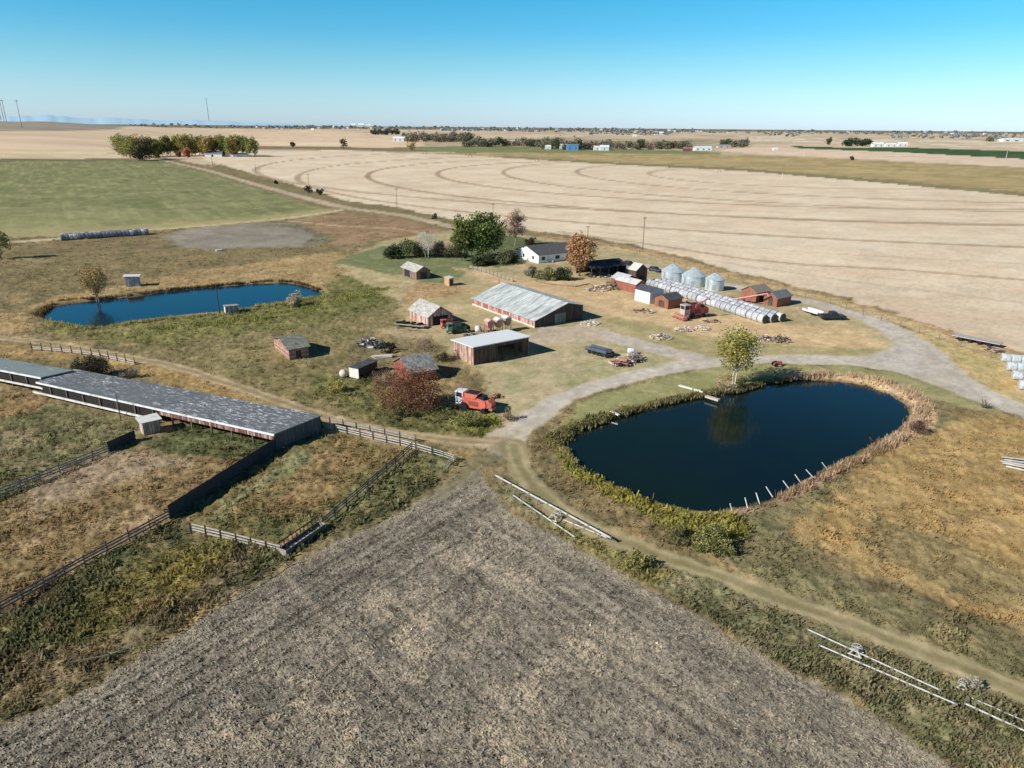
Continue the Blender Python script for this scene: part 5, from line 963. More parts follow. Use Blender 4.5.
# grain auger
p, q = G(731,302), G(766,306.5); d = q-p; L = np.hypot(*d); h = ht(766,306.5,293.5); root = empty('grain_auger', p, math.atan2(d[1], d[0]), 'long pink grain auger tube leaning up against the brown granaries', 'auger'); pk = plain((206,132,116), .6, var=.2)
part('tube', root, pk, tubes=[((-.6,0,.5), (L,0,h), .22, .2, 10)]); part('spout', root, pk, tubes=[((L,0,h), (L+.25,0,h-.7), .2)]); part('motor', root, RUST, ((-.6,0,.7), (.7,.6,.6)))
for s in (-.9,.9): part('strut', root, RUST, tubes=[((L*.35,s,.4), (L*.75,0,h*.78), .06)]); wheel(root, L*.35, s, .4, .2)
# ------------------------------------------------------------------ wrapped bales
def bale_mesh(nm, r, L, wrap, hay):
    mb = MB(); pr = [(.02,-L/2+.03),(r*.6,-L/2),(r*.93,-L/2+.02),(r,-L/2+.14),(r*1.015,-L*.2),(r*.985,0),(r*1.015,L*.2),(r,L/2-.14),(r*.93,L/2-.02),(r*.6,L/2),(.02,L/2-.03)]
    n = 20; k = len(pr); mb.lathe(pr, n=n, axis='x'); mb.m = [1 if (i//n) in (0,1,8,9) and i < n*(k-1) else 0 for i in range(n*(k-1))]+[1, 1]
    for i, v in enumerate(mb.v): w = .03*math.sin(i*2.3)+.03*math.sin(i*5.1); mb.v[i] = (v[0], v[1]*(1+w*.5), v[2]*(1+w*.5)*.97)
    o = mb.build(nm, [wrap, hay], None, True); me = o.data; bpy.data.objects.remove(o); return me
def wrapm(a, b, c=None):
    m, nt, bs = newmat('bale_wrap'); p_ = opos(nt); f = noise(nt, mapped(nt, p_, (3,1,1)), 1.6, 5, .7); base = mixc(nt, ramp(nt, f, .38, .62), AO(*a), AO(*b))
    nt.links.new(base, bs.inputs['Base Color']); bs.inputs['Roughness'].default_value = .35; bs.inputs['Specular IOR Level'].default_value = .4; return m
def bale(me, loc, rz, label, group):
    o = bpy.data.objects.new('wrapped_bale', me); COL.objects.link(o); o.location = loc; o.rotation_euler = (random.uniform(-3,3), 0, rz+random.uniform(-.03,.03)); return tag(o, label, 'bale', group)
HAY = plain((72,78,66), .9, var=.3, sc=3.)
r = 1.22; L_ = 1.95; BMS = [bale_mesh('wrapped_bale', r*q_, L_*.93, wrapm(a_, b_), HAY) for q_, a_, b_ in ((1., (132,138,146), (190,194,198)), (.97, (146,150,156), (206,208,208)), (1.02, (120,126,134), (180,184,188)))]
e = G(771,322.2); s_ = G(652,284.5); d = (s_-e)/np.hypot(*(s_-e)); n_ = np.array([-d[1], d[0]]); n_ = n_ if n_[0] < 0 else -n_; rz = math.atan2(d[1], d[0])
nb = int(np.hypot(*(s_-e))/L_)
for k, lab in ((1, 'nearest the yard'), (0, 'in the middle'), (-1, 'nearest the grain bins')):
    for i in range(nb):
        q = e+n_*(k*2.62)+d*(L_*i+.3*k)+n_*random.uniform(-.08,.08); bale(random.choice(BMS), (q[0], q[1], r*.96), rz, 'white wrapped round bale in the long row %s' % lab if i else 'white wrapped bale with dark end leading the row %s' % lab, 'white wrapped bales in the row %s' % lab if i else None)
BM2 = bale_mesh('wrapped_bale', .95, 1.75, wrapm((140,156,162), (192,204,208)), wrapm((130,142,150), (176,184,190)))
a0, a1 = G(1005,362), G(1018,389); dv = (a1-a0)/3; ex = np.array([math.cos(R(-20)), math.sin(R(-20))])
for k in range(4):
    for i in range(6):
        q = a0+dv*k+ex*(i*1.78+.25*k); bale(BM2, (q[0], q[1], .9), R(-20), 'pale bluish wrapped bale in the block of rows at the right edge of the photo', 'wrapped bales at the right edge')
BMS3 = [bale_mesh('wrapped_bale', 1.25*q_, 1.45, wrapm(a_, b_), wrapm((60,66,78), (110,112,120))) for q_, a_, b_ in ((1., (84,90,106), (150,152,164)), (.95, (150,152,160), (216,216,218)), (1.03, (70,76,92), (130,132,146)))]
b0, b1 = G(61,240.5), G(149,234.5); dv = b1-b0; nl = 22; rz = math.atan2(dv[1], dv[0])
for k in range(2):
    for i in range(nl):
        q = b0+dv*(i+.5)/nl+np.array([-dv[1], dv[0]])/np.hypot(*dv)*k*2.6; bale(random.choice(BMS3), (q[0], q[1], 1.22), rz+math.pi/2*0, 'grey wrapped bale in the long %s row below the green field' % ('front' if k == 0 else 'back'), 'grey wrapped bales, %s row' % ('front' if k == 0 else 'back'))
# ------------------------------------------------------------------ fences
def fence(name, label, pts, hgt, rails, postm, railm, step=2.6, pr_=.08, rr=.09, cat='fence', ph=1.15, base=0.):
    P_ = GP(*pts); root = empty(name, P_[0], 0, label, cat); o = P_[0]
    for a, b in zip(P_, P_[1:]):
        L = np.hypot(*(b-a)); n = max(1, int(round(L/step))); an = math.atan2(*(b-a)[::-1])
        for i in range(n+(1 if b is P_[-1] else 0)):
            q = a+(b-a)*i/n-o; j = random.uniform(-.05,.05); part('post', root, postm, tubes=[((q[0],q[1],-.2), (q[0]+j,q[1]+j,hgt*ph*random.uniform(.92,1.08)), pr_*1.05, pr_*.9)])
        for z in rails:
            mb = MB(); 
            for i in range(n): p0 = a+(b-a)*i/n-o; p1 = a+(b-a)*(i+1)/n-o; m = (p0+p1)/2; mb.box((m[0]-math.sin(an)*.1, m[1]+math.cos(an)*.1, z+random.uniform(-.04,.04)), (L/n*1.0, .06, rr*2), an)
            mb.build('rail', railm, root)
    return root
WOOD_L = plain((166,160,150), .85, var=.2, sc=2.); WOOD_D = plain((92,88,84), .9, var=.3, sc=2.); WOOD_M = plain((150,142,130), .85, var=.3, sc=2.); WOOD_DK = plain((62,58,56), .9, var=.2)
def plank_wall(label, a, b, hgt):
    p, q = G(*a), G(*b); d = q-p; L = np.hypot(*d); root = empty('board_wall', p, math.atan2(d[1], d[0]), label, 'fence')
    mb = MB(); x = 0
    while x < L: w = random.uniform(.2,.32); mb.box((x+w/2, 0, hgt/2-.1), (w-.025, .05, hgt+.2+random.uniform(-.06,.06))); x += w
    mb.build('board_panel', plain((58,58,62), .9, var=.25, sc=1.5), root)
    for i in range(int(L/2.5)+1): part('post', root, WOOD_DK, tubes=[((min(i*2.5,L), -.12, -.2), (min(i*2.5,L), -.12, hgt-.1), .09)])
hw = ht(275,449,437)
plank_wall('tall dark board windbreak running down from the end of the long cattle shed', (276,450), (171,518), 1.9)
fence('rail_fence', 'dark three rail fence running on from the windbreak to the left edge of the photo', [(170,519),(85,565),(0,613),(-30,630)], 1.25, (.4,.8,1.18), WOOD_DK, plain((96,94,92), .9, var=.25))
plank_wall('short dark board panel beside the small feed hut', (136,440), (110,452), 1.7)
fence('rail_fence', 'dark rail fence from the feed hut down to the left edge across the upper pen', [(109,452.5),(60,473),(0,497),(-30,510)], 1.25, (.4,.8,1.18), WOOD_DK, plain((120,118,116), .9, var=.25))
fence('rail_fence', 'short pale three rail fence standing alone in the weeds below the windbreak', [(191,532),(236,543),(282,555)], 1.15, (.3,.68,1.06), WOOD_DK, WOOD_L, rr=.085)
p, q = G(283,556), G(322,529); d = q-p; L = np.hypot(*d); root = empty('feed_trough', p, math.atan2(d[1], d[0]), 'long wooden feed trough with slatted front in the weeds', 'trough')
part('side_board', root, WOOD_D, ((L/2,-.55,.55),(L,.08,.6))); part('side_board', root, WOOD_D, ((L/2,.55,.55),(L,.08,.6))); part('floor_board', root, plain((186,182,176)), ((L/2,0,.4),(L-.1,1.0,.06))); part('end_board', root, WOOD_M, ((-.04,0,.55),(.08,1.2,.75))); part('end_board', root, WOOD_M, ((L+.04,0,.55),(.08,1.2,.75)))
for i in range(10): part('slat', root, WOOD_DK, ((L*(i+.5)/10,.64,.8),(.1,.06,1.4)))
part('top_rail', root, WOOD_DK, ((L/2,.70,1.42),(L,.06,.16)))
fence('rail_fence', 'dark rail fence climbing from the feed trough to the weathered double fence', [(323,528),(368,489),(412,451)], 1.25, (.4,.8,1.15), WOOD_DK, WOOD_D)
fence('rail_fence', 'weathered pale double rail fence from the cattle shed end towards the track junction', [(322,428),(360,437),(400,446),(432,455)], 1.2, (.25,.65,1.05), WOOD_DK, WOOD_L, rr=.095)
fence('rail_fence', 'second row of weathered grey rails just above the pale double fence', [(330,424.5),(370,433),(415,443)], 1.2, (.6,1.0), WOOD_D, WOOD_M, rr=.13)
fence('field_gate', 'thin pale pipe gate hanging open at the end of the weathered fence', [(433,455),(454,461.5),(444,470)], 1.0, (.3,.65,.98), WOOD_M, plain((190,186,172)), rr=.035, pr_=.05, cat='gate')
fence('rail_fence', 'weathered pale rail fence above the dark bush and long cattle shed', [(32,350),(62,352.5),(92,356),(135,365)], 1.3, (.35,.75), WOOD_DK, WOOD_L, rr=.12, ph=1.4)
fence('wire_fence', 'old brown two rail fence sagging in the dark weeds beside the ploughed field', [(228,603),(262,580),(287,566)], 1.1, (.75,), WOOD_D, plain((120,104,78)), rr=.05, pr_=.06)
fence('wire_fence', 'low mossy rail in the weeds at the bottom left', [(70,668),(110,660),(132,652)], .7, (.5,), WOOD_D, plain((130,130,110)), rr=.05, pr_=.05)
fence('garden_fence', 'low grey rail fence along the front of the garden bed by the white house', [(469,268),(486,273),(505,279.5),(513,282)], 1.1, (.3,.6,.95), WOOD_D, plain((140,134,126)), rr=.1)
fence('wire_fence', 'thin post and wire fence along the edge of the stubble field', [(640,253),(700,270),(760,288),(830,304),(900,327),(960,347),(1024,371),(1080,394)], 1.3, (.5,1.), plain((120,104,86)), plain((150,136,112)), step=7, pr_=.09, rr=.014)
fence('log_border', 'row of small logs edging the bare yard below the bushes', [(536,282),(552,285),(575,287),(590,284)], .35, (.15,), WOOD_M, plain((120,98,76)), pr_=.1, rr=.12)
# ------------------------------------------------------------------ irrigation pipes, stakes, posts
PIPE = plain((176,176,170), .5, .2, var=.2)
def pipe(label, a, b, h=.6, r=.1, n=0, bands=6):
    p, q = G(*a, z=h), G(*b, z=h); d = q-p; L = np.hypot(*d); root = empty('irrigation_pipe', p, math.atan2(d[1], d[0]), label, 'pipe')
    part('pipe', root, PIPE, tubes=[((0,0,h), (L,0,h), r, r, 10)])
    for i in range(bands+1): part('coupling', root, plain((120,116,110)), tubes=[((L*i/bands-.12 if i else 0,0,h), (L*i/bands+.12,0,h), r*1.45, r*1.45, 10)])
    for i in range(n):
        x = L*(i+.5)/n; part('leg', root, WOOD_D, tubes=[((x,-.35,-.1),(x,0,h),.05)]); part('leg', root, WOOD_D, tubes=[((x,.35,-.1),(x,0,h),.05)])
    return root
pipe('longest fallen irrigation pipe beside the ploughed field near the track junction', (495,475), (611,538), .8, .125, 6)
pipe('middle irrigation pipe lying close to the ploughed field, below the longest one', (513,495), (575,537), .4, .09)
pipe('short irrigation pipe meeting the far end of the longest one at an angle', (563,519.5), (607,537.5), .35, .085, bands=4)
def mover(label, a, s=1.):
    c = G(*a); root = empty('pipe_mover', c, R(-35), label, 'pipe mover')
    part('frame', root, PIPE, tubes=[((-1.0*s,-.9*s,.2), (-.2*s,0,1.3*s), .07), ((1.0*s,-.9*s,.2), (.2*s,0,1.3*s), .07), ((-1.0*s,.9*s,.2), (-.2*s,0,1.3*s), .07), ((1.0*s,.9*s,.2), (.2*s,0,1.3*s), .07), ((-1.2*s,-.9*s,.25), (1.2*s,-.9*s,.25), .06), ((-1.2*s,.9*s,.25), (1.2*s,.9*s,.25), .06)])
    part('engine', root, plain((150,150,140)), ((0,0,1.25*s), (.8*s,.6*s,.5*s)))
    mb = MB()
    for i in range(16): a0_, a1_ = 2*math.pi*i/16, 2*math.pi*(i+1)/16; mb.tube((.9*s*math.cos(a0_), 1.2*s, .9*s+.9*s*math.sin(a0_)), (.9*s*math.cos(a1_), 1.2*s, .9*s+.9*s*math.sin(a1_)), .035, n=5)
    for i in range(4): a0_ = math.pi*i/4; mb.tube((.9*s*math.cos(a0_), 1.2*s, .9*s+.9*s*math.sin(a0_)), (-.9*s*math.cos(a0_), 1.2*s, .9*s-.9*s*math.sin(a0_)), .025, n=4)
    mb.build('wheel', PIPE, root)
mover('white irrigation mover with spoked wheel between the fallen pipes', (554,520), .62)
pipe('upper left irrigation pipe at the bottom right of the photo', (807,629), (940,690), .45, .075, 4)
pipe('lower left irrigation pipe at the bottom right of the photo, longer than its neighbour', (819,645), (956,704), .4, .08, 4)
pipe('lower right irrigation pipe running out of the photo', (964,703), (1045,740), .4, .08, 3)
pipe('thin upper right irrigation pipe running out of the photo', (970,697), (1045,730), .35, .055, 2)
mover('white wheeled irrigation mover straddling the two pipes at the bottom right', (855,655), .5)
mover('small white irrigation mover beside the pale leafless bush at the bottom right', (962,689), .4)
for i, (a, b) in enumerate([((1000,462),(1045,470)), ((1002,465),(1045,474)), ((1004,460.5),(1045,467)), ((1001,459),(1045,464.5)), ((1006,467),(1045,477))]):
    p, q = G(*a), G(*b); mb = MB(); z = .15+.18*(i % 2); mb.tube((p[0],p[1],z), (q[0],q[1],z+.1), .13, n=8); tag(mb.build('loose_pipe', PIPE), 'pale pipe in the loose bundle on the golden grass at the right edge', 'pipe', 'bundle of pipes at the right edge')
for i, (x, y, tx, ty) in enumerate([(733,511,730,504),(748,506,745,498),(760,502,756,493),(773,495,766,487),(791,489,783,481),(802,482,795,475),(815,477,806,470),(829,469,822,463)]):
    c = G(x,y); q = G(tx,ty, z=1.0); mb = MB(); mb.tube((c[0],c[1],-.3), (q[0],q[1],1.05), .085, .07, 6); tag(mb.build('white_stake', plain((226,224,214), .6)), 'white leaning stake on the lower bank of the large pond' if i not in (0, 7) else ('short white stake nearest the green bush on the pond bank' if i == 0 else 'white stake at the right end of the row on the pond bank'), 'stake', 'white stakes along the pond' if i not in (0, 7) else None)
def log(name, label, a, b, r, col, z=.15):
    p, q = G(*a), G(*b); mb = MB(); d = q-p; an = math.atan2(d[1], d[0]); mb.box(((p[0]+q[0])/2, (p[1]+q[1])/2, z), (np.hypot(*d), r*2.4, r*1.2), an); tag(mb.build(name, plain(col, .8, var=.2, sc=3.)), label, 'plank')
log('plank', 'long pale plank on the grass above the large pond', (679,386), (703,392.5), .2, (216,204,180)); log('plank', 'short weathered plank jetty reaching into the large pond', (706,396.5), (719,400.5), .3, (176,166,150), .05); log('plank', 'short pale plank at the upper left shore of the large pond', (611,412), (619,416), .18, (206,198,180)); log('plank', 'thin pale stick floating at the upper left of the large pond', (611,419.5), (618,421.5), .07, (170,170,164), -.5)
log('sheet_metal', 'pale flat sheet lying in the meadow beyond the small left pond', (216,251), (222,250.5), .5, (222,220,212))
def uprightpost(label, b, ty, r=.11, col=(104,90,76)):
    c = G(*b); h = ht(*b, ty); mb = MB(); mb.tube((c[0],c[1],-.3), (c[0],c[1],h), r, r*.8, 8); tag(mb.build('wooden_post', plain(col, .9)), label, 'post')
uprightpost('tall dark post standing at the edge of the small left pond', (219.5,313), 283, .16, (74,66,62)); uprightpost('brown post behind the left end of the barn roof', (499,290), 279, .14, (140,104,82)); uprightpost('thin pole in front of the long cattle shed by the feed hut', (121,421), 394, .1, (92,84,78)); uprightpost('thin white marker post at the far end of the stubble field', (782,178.5), 173, .25, (226,220,208)); uprightpost('pale marker post in the dark green strip at the far right', (1006,158), 151, .35, (216,220,200)); uprightpost('pale marker post in the pale strip at the far right', (803,157), 150.5, .3, (206,190,170))
c = G(986,408); mb = MB(); mb.col = A(84,76,66)
for i in range(26): a_ = random.uniform(0,6.28); mb.tube((c[0]+random.uniform(-.5,.5), c[1]+random.uniform(-.3,.3), -.1), (c[0]+math.cos(a_)*random.uniform(.4,1.5), c[1]+math.sin(a_)*random.uniform(.3,1.), random.uniform(.3,1.7)), .06, .03, 4)
tag(mb.build('dead_stump', LEAF0), 'dark dead stump with bare branches beside the gravel road at the right', 'stump')
# utility poles
def pole(label, b, ty, arm=True, dist=None, group=None):
    if dist is None: c = np.array([*G(*b), 0]); h = ht(*b, ty)
    else:
        d = FW*F+RT*(b[0]-512)+UP*(384-b[1]); c = d/np.hypot(d[0], d[1])*dist; c[2] += CH; h = (b[1]-ty)*(dist*math.cos(PITCH))/F
    px = mpp(c); root = empty('utility_pole', c, .6, label, 'utility pole', group); m = plain((112,98,86), .9, var=.15)
    part('pole', root, m, tubes=[((0,0,-.5), (0,0,h), max(.16,px*.26), max(.12,px*.18), 8)])
    if arm:
        part('crossarm', root, m, ((0,0,h*.94), (max(2.2, px*3.2),.14,max(.16,px*.3))))
        for x in (-.9,0,.9): part('insulator', root, plain((150,150,150)), tubes=[((x*max(1,px*1.4),0,h*.95), (x*max(1,px*1.4),0,h*.95+.3), .07)])
pole('tallest utility pole, in front of the stubble field right of the orange tree', (642.5,251.5), 216); pole('utility pole rising behind the orange brown tree', (587.5,240), 226); pole('utility pole beyond the tall green trees', (493,226), 203); pole('utility pole beside the far gravel road left of the green trees', (397,208), 188); pole('utility pole beside the two round bushes on the far road', (309,187), 173.5); pole('utility pole near the left end of the stubble field', (256,173), 164, False); pole('utility pole in front of the grove house', (213,168), 155, False)
pole('nearest tall transmission pole on the hill at the far left', (22,127.5), 105.5, True, 2300); pole('transmission pole on the far left skyline, second from the left', (6.5,121.5), 104.5, True, 3000); pole('transmission pole on the far left skyline, third from the left', (4,121), 104, True, 3100, None); pole('leftmost transmission pole at the edge of the photo', (1,120), 108, True, 3600)
pole('slender radio mast on the skyline above the grove', (209,121), 101, False, 5000)
# small pivot towers in the stubble field
for i, (x, y) in enumerate([(425,154),(470,157),(537,161.5),(577,162.5),(619,164.5),(667,168),(719,172.5)]):
    c = G(x,y); s = mpp(c)*4; mb = MB(); mb.tube((c[0]-s*.5,c[1],0), (c[0],c[1],s), mpp(c)*.25, n=4); mb.tube((c[0]+s*.5,c[1],0), (c[0],c[1],s), mpp(c)*.25, n=4); tag(mb.build('pivot_wheel_tower', plain((130,112,92))), 'tiny irrigation pivot tower standing at the far edge of the stubble field', 'pivot tower', 'pivot towers at the far edge of the stubble field')
# ------------------------------------------------------------------ grove with a house
GC = [[(144,146,60),(124,130,52),(158,156,68)], [(176,156,58),(154,138,54),(134,128,50)], [(124,130,50),(106,114,46)], [(160,136,66),(140,120,60)]]
def small_tree(name, label, x, y, hpx, wpx, cols, n=14, per=16, group=None, clear=.08, cat='tree'):
    c = G(x, y); px = mpp(c); h = hpx*px; w = wpx*px
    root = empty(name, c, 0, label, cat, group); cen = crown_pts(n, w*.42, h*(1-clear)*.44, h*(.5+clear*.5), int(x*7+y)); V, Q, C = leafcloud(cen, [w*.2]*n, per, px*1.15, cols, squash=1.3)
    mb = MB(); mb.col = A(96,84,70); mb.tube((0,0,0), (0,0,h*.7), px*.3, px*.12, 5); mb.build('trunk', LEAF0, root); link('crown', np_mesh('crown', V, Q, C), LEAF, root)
gl = 'tall slender autumn poplar in the long row of the far left grove'
for i in range(26):
    x = 150+i*4.2+random.uniform(-.8,.8); small_tree('poplar', gl, x, 156.5+random.uniform(-1.2,.4), random.uniform(18,23)-(2 if x < 165 else 0), random.uniform(8.5,11.5), random.choice([GC[0],GC[1],GC[2],GC[1]]), 34, 40, 'poplars of the far left grove')
for x, y, h, w, c, lb in [(122,155,18,17,GC[0],'green rounded tree at the left end of the far grove'), (131,158,20,16,GC[0],'olive tree second from the left in the far grove'), (137,157,19,12,[(206,158,62),(186,140,58),(160,126,56)],'golden yellow tree in the left part of the far grove'), (147,160,19,20,[(74,76,46),(60,66,40),(92,86,52)],'dark round tree at the front corner of the far grove'), (140,160.5,13,14,[(84,84,48),(100,94,54)],'low olive tree at the front of the far grove'), (158,159,14,9,GC[2],'dark green tree right of the front corner of the far grove'), (188,158.5,11,5.5,[(206,128,78),(186,112,70)],'small orange tree in front of the far grove'), (179,157,5,4,[(150,96,88),(130,84,76)],'tiny reddish tree in front of the far grove'), (233,156.5,9,8,GC[3],'small brown tree right of the grove house')]:
    small_tree('grove_tree', lb, x, y, h*1.08, w*1.15, c, 46, 50)
shed('grove_house', 'small white house with a dark roof in front of the far grove', 'house', (205,156.8), 215, 201, 5, 5, 8, .5, 'a', plain((226,228,230), .7, var=.05), plain((96,104,116)), over=.8, angA=10, angB=110, door=[('a', .4, .5, 0, 3, GLASS)], la=24, lb=14)
shed('grove_shed', 'long low white shed right of the house in the far grove', 'shed', (228,156.6), 241, 226, 3.5, 3.5, 5, .5, 'a', plain((226,226,224), .7, var=.05), plain((206,206,204)), over=.5, angA=4, angB=100, la=28, lb=8)
# ------------------------------------------------------------------ far buildings
def far_building(label, x0, x1, y, hpx, wall, roof, gable=True):
    c = G(x0, y); px = mpp(c); L = (x1-x0)*px; h = hpx*px; root = empty('far_building', c, R(3), label, 'building'); d = max(L*.45, 8); e = h*(.62 if gable else .9)
    mb = MB(); mb.box((L/2, d/2, e/2), (L, d, e)); mb.build('wall', plain(wall, .8, var=.08, sc=.1), root)
    MB().prism([(-.4, e+.01), (d*.5, h), (d+.4, e+.01), (d+.4, e+.2), (d*.5, h+.25), (-.4, e+.2)], -.5, L+.5, 'x').build('roof', plain(roof, .8, var=.08, sc=.1), root)
    for k in range(max(1, min(4, int(L/12)))): mb = MB(); mb.box((L*(k+.5)/max(1, min(4, int(L/12))), -.05, e*.45), (L*.1, .2, e*.5)); mb.build('window', plain((96,104,114)), root)
W = (232,232,230)
for a in [('long pale blue grey barn at the left end of the far shelterbelt',393,407,141.2,4.4,(190,206,212),(206,218,222)), ('white farm building with pinkish roof behind the far shelterbelt',411,419,139.5,4,(226,214,204),(196,160,150)), ('bright white two part building behind the far shelterbelt',420,433,138.5,4.4,W,(226,226,226)), ('low reddish shed in the middle of the far shelterbelt',484,500,145,3,(196,150,130),(206,180,164)), ('pale pink roofed house right of the middle of the far shelterbelt',507,521,144.2,4,(216,196,184),(226,206,196)), ('small white hut left of the blue building',545,551,149.3,4,(226,232,224),(206,222,206)), ('pale greenish house touching the blue building on its left',560,566.5,149.3,5,(206,220,216),(176,196,196)), ('bright blue metal building in the far shelterbelt',567,578.5,150.3,5.4,(66,140,192),(84,160,206),False),
  ('white house with grey roof right of the blue building',594,601,150.3,4.2,W,(190,204,202)), ('tall white blue house next to the white house with grey roof',600,609,150.6,5.2,(206,222,236),(226,232,236)), ('dark red barn near the right end of the far shelterbelt',683,692,151.3,3.8,(136,76,76),(150,96,92)), ('long white and pale blue building right of the dark red barn',695,712,150.4,4,(226,232,236),(176,206,226)), ('low grey roofed house under trees at the far right of the shelterbelt',718,731,147.8,3,(176,168,160),(130,134,142)), ('tiny white shed alone in the pale strip',773.5,778,150.2,2.4,W,W), ('white greenhouse left of the dark green strip',873,884,147,4.4,(232,236,236),(240,242,242)), ('white low building in the middle of the greenhouses',886,897,146.6,3.4,(222,226,228),(232,234,236)), ('white building at the right end of the greenhouses',898,908,146.4,4,(232,234,234),(240,240,240)),
  ('pale blue long building at the far right edge',1003,1040,141.5,3.2,(206,220,230),(216,226,234)), ('white building on the skyline left of the town, leftmost of three',351,355.5,126.6,2.8,W,W), ('white building on the skyline left of the town, middle one of three',358.5,364,126.8,3.2,W,W), ('white building on the skyline left of the town, rightmost of three',367,371,126.9,2.6,W,W), ('white shed in front of the dark town trees',655,664,134.8,3,W,(206,216,226)), ('white hall in the far town right of the white shed',668,676,132.4,2,W,W), ('tiny white house in the field before the far town',633,636.5,136.8,2.2,W,W)]: far_building(*a)
for i in range(46):
    x = random.choice([random.uniform(430,700), random.uniform(600,1024), random.uniform(250,430)]); y = hy(x)+random.uniform(2.4,5.6); c = G(x, y); px = mpp(c); mb = MB(); w = px*random.uniform(1.5,4); h = px*random.uniform(.8,1.6)
    mb.box((0, 0, h/2), (w, w*.6, h)); mb.prism([(-w*.33,h),(w*.33,h),(0,h*1.4)], -w*.5, w*.5, 'x'); tag(mb.build('town_house', plain(random.choice([(216,216,216),(206,196,190),(190,184,180),(222,226,230),(176,164,160)]), .8, var=.05), None, False, (*c, 0)), 'tiny pale house among the trees of the town on the horizon', 'house', 'houses of the far town')
# ------------------------------------------------------------------ far trees
FT = [[(94,104,76),(82,94,70)], [(120,114,90),(134,126,100)], [(132,124,108),(118,114,98)], [(104,112,82),(94,102,76)], [(136,124,94),(122,114,88)]]  # distance haze mixed into these leaf colours
sl = 'small hazy tree in the far shelterbelt beyond the stubble field'
xs = [(random.uniform(404,470), 141.5) for _ in range(38)]+[(random.uniform(455,560), 146.5) for _ in range(38)]+[(random.uniform(540,690), 149.2) for _ in range(56)]+[(random.uniform(722,745), 147.) for _ in range(7)]
for x, y in xs: small_tree('shelterbelt_tree', sl, x, y+random.uniform(-1.4,.6), random.uniform(4,8), random.uniform(8,14), random.choice(FT), 14, 26, 'trees of the far shelterbelt')
for x, y, h, w, c, lb in [(344,148.5,9,9,[(112,104,70),(96,90,60)],'lone olive brown tree on the far field edge'), (412,150.5,8,10,[(176,154,66),(156,136,60)],'lone golden yellow tree on the far field edge'), (293,147.5,5,5,[(116,106,76),(100,94,68)],'lone small brown bush tree left of the olive brown tree'), (576,149.5,12,14,[(74,90,54),(60,76,48)],'big dark tree beside the blue building'), (556,149.5,11,12,[(70,88,54),(84,98,60)],'tall dark green tree left of the blue building'), (500,146.5,10,9,[(66,86,60),(80,96,66)],'dark green tree in the middle of the far shelterbelt'), (641,149.5,11,9,[(66,86,50),(80,96,56)],'dark green round tree right of the white houses'), (829,145.2,7,8,[(84,100,66),(70,88,60)],'left small tree of the clump by the dark green strip'), (991,141.5,3.5,12,[(120,122,100),(106,108,90)],'hazy wide tree at the far right edge')]: small_tree('far_tree', lb, x, y, h, w, c, 14, 26)
for i in range(16): small_tree('far_tree', 'dark green tree of the dense clump left of the white greenhouses', random.uniform(842,872), 146+random.uniform(-1,.5), random.uniform(5,7.5), random.uniform(6,9), [(62,82,54),(52,70,48)], 9, 24, 'dark clump left of the greenhouses')
for i in range(14): small_tree('far_tree', 'dark tree of the small wood before the far town', random.uniform(372,402), 134.6+random.uniform(-.8,.4), random.uniform(4,5.5), random.uniform(5,8), [(84,88,76),(72,78,68)], 8, 20, 'small wood before the far town')
cen = []; rad = []; colr = []
def far_mass(x0, x1, n, dy0, dy1, hp):
    for i in range(n):
        x = random.uniform(x0, x1); y = hy(x)+random.uniform(dy0, dy1); c = G(x, y); px = mpp(c); cen.append((c[0], c[1], px*hp*random.uniform(.2,.7))); rad.append(px*random.uniform(.9,1.9))
far_mass(440, 700, 330, 2.4, 5.2, 2.6); far_mass(590, 672, 90, 5., 7.5, 3.4); far_mass(700, 1040, 190, 2., 4.6, 2.); far_mass(130, 450, 150, 1.6, 4.2, 1.9); far_mass(256, 345, 30, 2.6, 5., 2.6); far_mass(890, 1040, 70, 5, 9, 2.2); far_mass(765, 800, 26, 4, 7.5, 2.6); far_mass(955, 985, 26, 5.5, 7, 3.)
rad = np.array(rad); per = 16; m = len(cen); d = RNG.normal(0, 1, (m, per, 3)); d /= np.linalg.norm(d, axis=2, keepdims=True); p_ = np.array(cen)[:, None]+d*RNG.uniform(.2,1,(m,per,1))*rad[:, None, None]*np.array([1.4,1.4,.7]); a_ = RNG.normal(0,1,(m,per,3)); a_ /= np.linalg.norm(a_,axis=2,keepdims=True); b_ = np.cross(a_, RNG.normal(0,1,(m,per,3))); b_ /= np.linalg.norm(b_,axis=2,keepdims=True); s_ = rad[:,None,None]*.45
V = np.stack([p_-a_*s_, p_+b_*s_, p_+a_*s_, p_-b_*s_], 2).reshape(-1,3); fc = np.array([A(*c) for c in [(112,126,132),(122,132,132),(134,136,130),(104,118,126)]])[RNG.integers(0,4,m)]; C = np.repeat(np.repeat(fc[:,None,:],per,1)[:,:,None,:]*RNG.uniform(.8,1.2,(m,per,1,1)),4,2).reshape(-1,3)  # blue grey leaf colours carry the haze of distance
tag(link('distant_trees', np_mesh('distant_trees', V, np.arange(len(V)).reshape(-1,4), C), LEAF), kind='stuff')
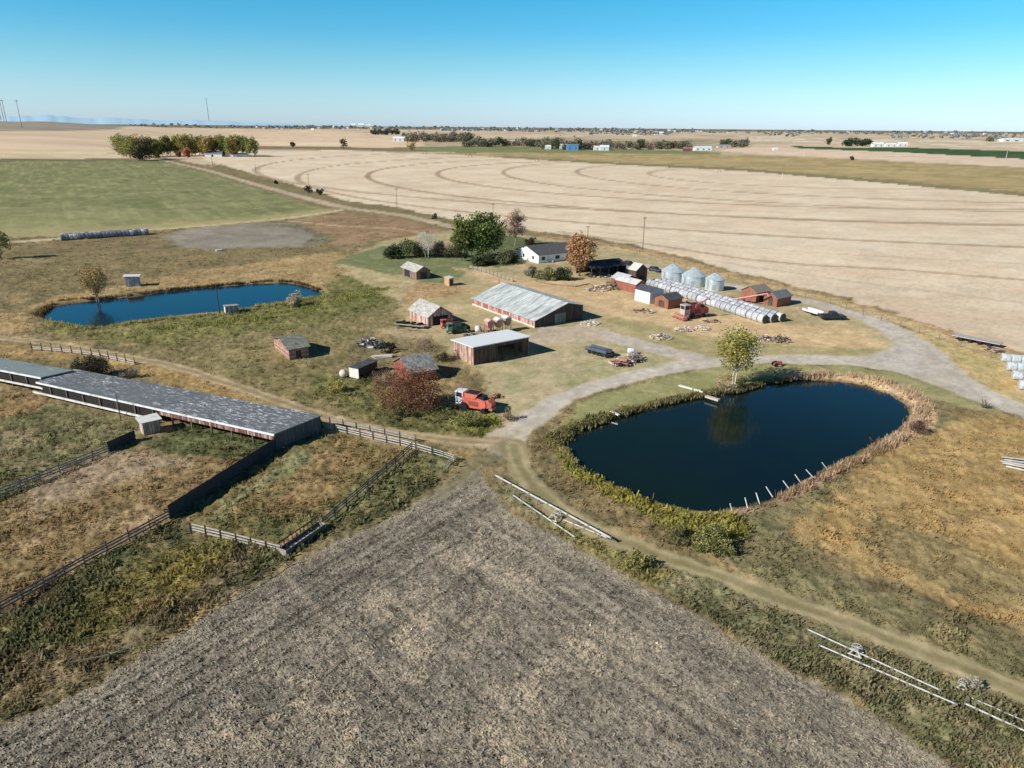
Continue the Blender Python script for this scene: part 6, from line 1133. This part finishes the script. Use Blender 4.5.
# ------------------------------------------------------------------ hills and mountains at the left
def ridge(name, x0, x1, prof, mat, n=90):
    """prof: list of (distance, height function of photo column); a sheet climbing away from the farm"""
    V = []; 
    for dist, hf in prof:
        for i in range(n+1):
            x = x0+(x1-x0)*i/n; d = FW*F+RT*(x-512)+UP*(384-hy(x)); d = d[:2]/np.hypot(d[0], d[1])*dist; V.append((d[0], d[1], hf(x)))
    k = n+1; f = [(j*k+i, j*k+i+1, (j+1)*k+i+1, (j+1)*k+i) for j in range(len(prof)-1) for i in range(n)]
    mb = MB(); mb.add(V, f); return tag(mb.build(name, mat, None, True), kind='structure')
def nz(x, s, f_=60.): return float(fbm(np.array([x/f_]), np.array([s*3.7]), 7, 4)[0])
tp = lambda x: float(sst(250, 20, np.array([x]))[0])
HM, nt, b = newmat('hill_slope'); p_ = wpos(nt); f = noise(nt, mapped(nt, p_, (.0012,.006,.02), (0,0,.4)), 1., 5, .6); sx_ = N(nt, 'ShaderNodeSeparateXYZ'); nt.links.new(p_, sx_.inputs[0])
lo = mixc(nt, ramp(nt, f, .4, .6), A(206,182,146), A(186,164,130)); hi = mixc(nt, ramp(nt, f, .42, .58), A(150,138,118), A(122,116,100)); nt.links.new(mixc(nt, ramp(nt, sx_.outputs[2], 24, 27), lo, hi), b.inputs['Base Color']); b.inputs['Roughness'].default_value = 1
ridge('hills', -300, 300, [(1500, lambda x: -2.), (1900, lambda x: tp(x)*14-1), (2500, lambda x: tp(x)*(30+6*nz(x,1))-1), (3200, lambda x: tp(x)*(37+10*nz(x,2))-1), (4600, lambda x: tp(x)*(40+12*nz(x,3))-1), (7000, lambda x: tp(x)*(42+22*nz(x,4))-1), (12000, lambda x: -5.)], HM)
MM, nt, b = newmat('hazy_mountain'); b.inputs['Base Color'].default_value = (*A(146,188,210), 1); b.inputs['Roughness'].default_value = 1  # pale blue base colour stands in for air haze
mp = 42000*.94/F
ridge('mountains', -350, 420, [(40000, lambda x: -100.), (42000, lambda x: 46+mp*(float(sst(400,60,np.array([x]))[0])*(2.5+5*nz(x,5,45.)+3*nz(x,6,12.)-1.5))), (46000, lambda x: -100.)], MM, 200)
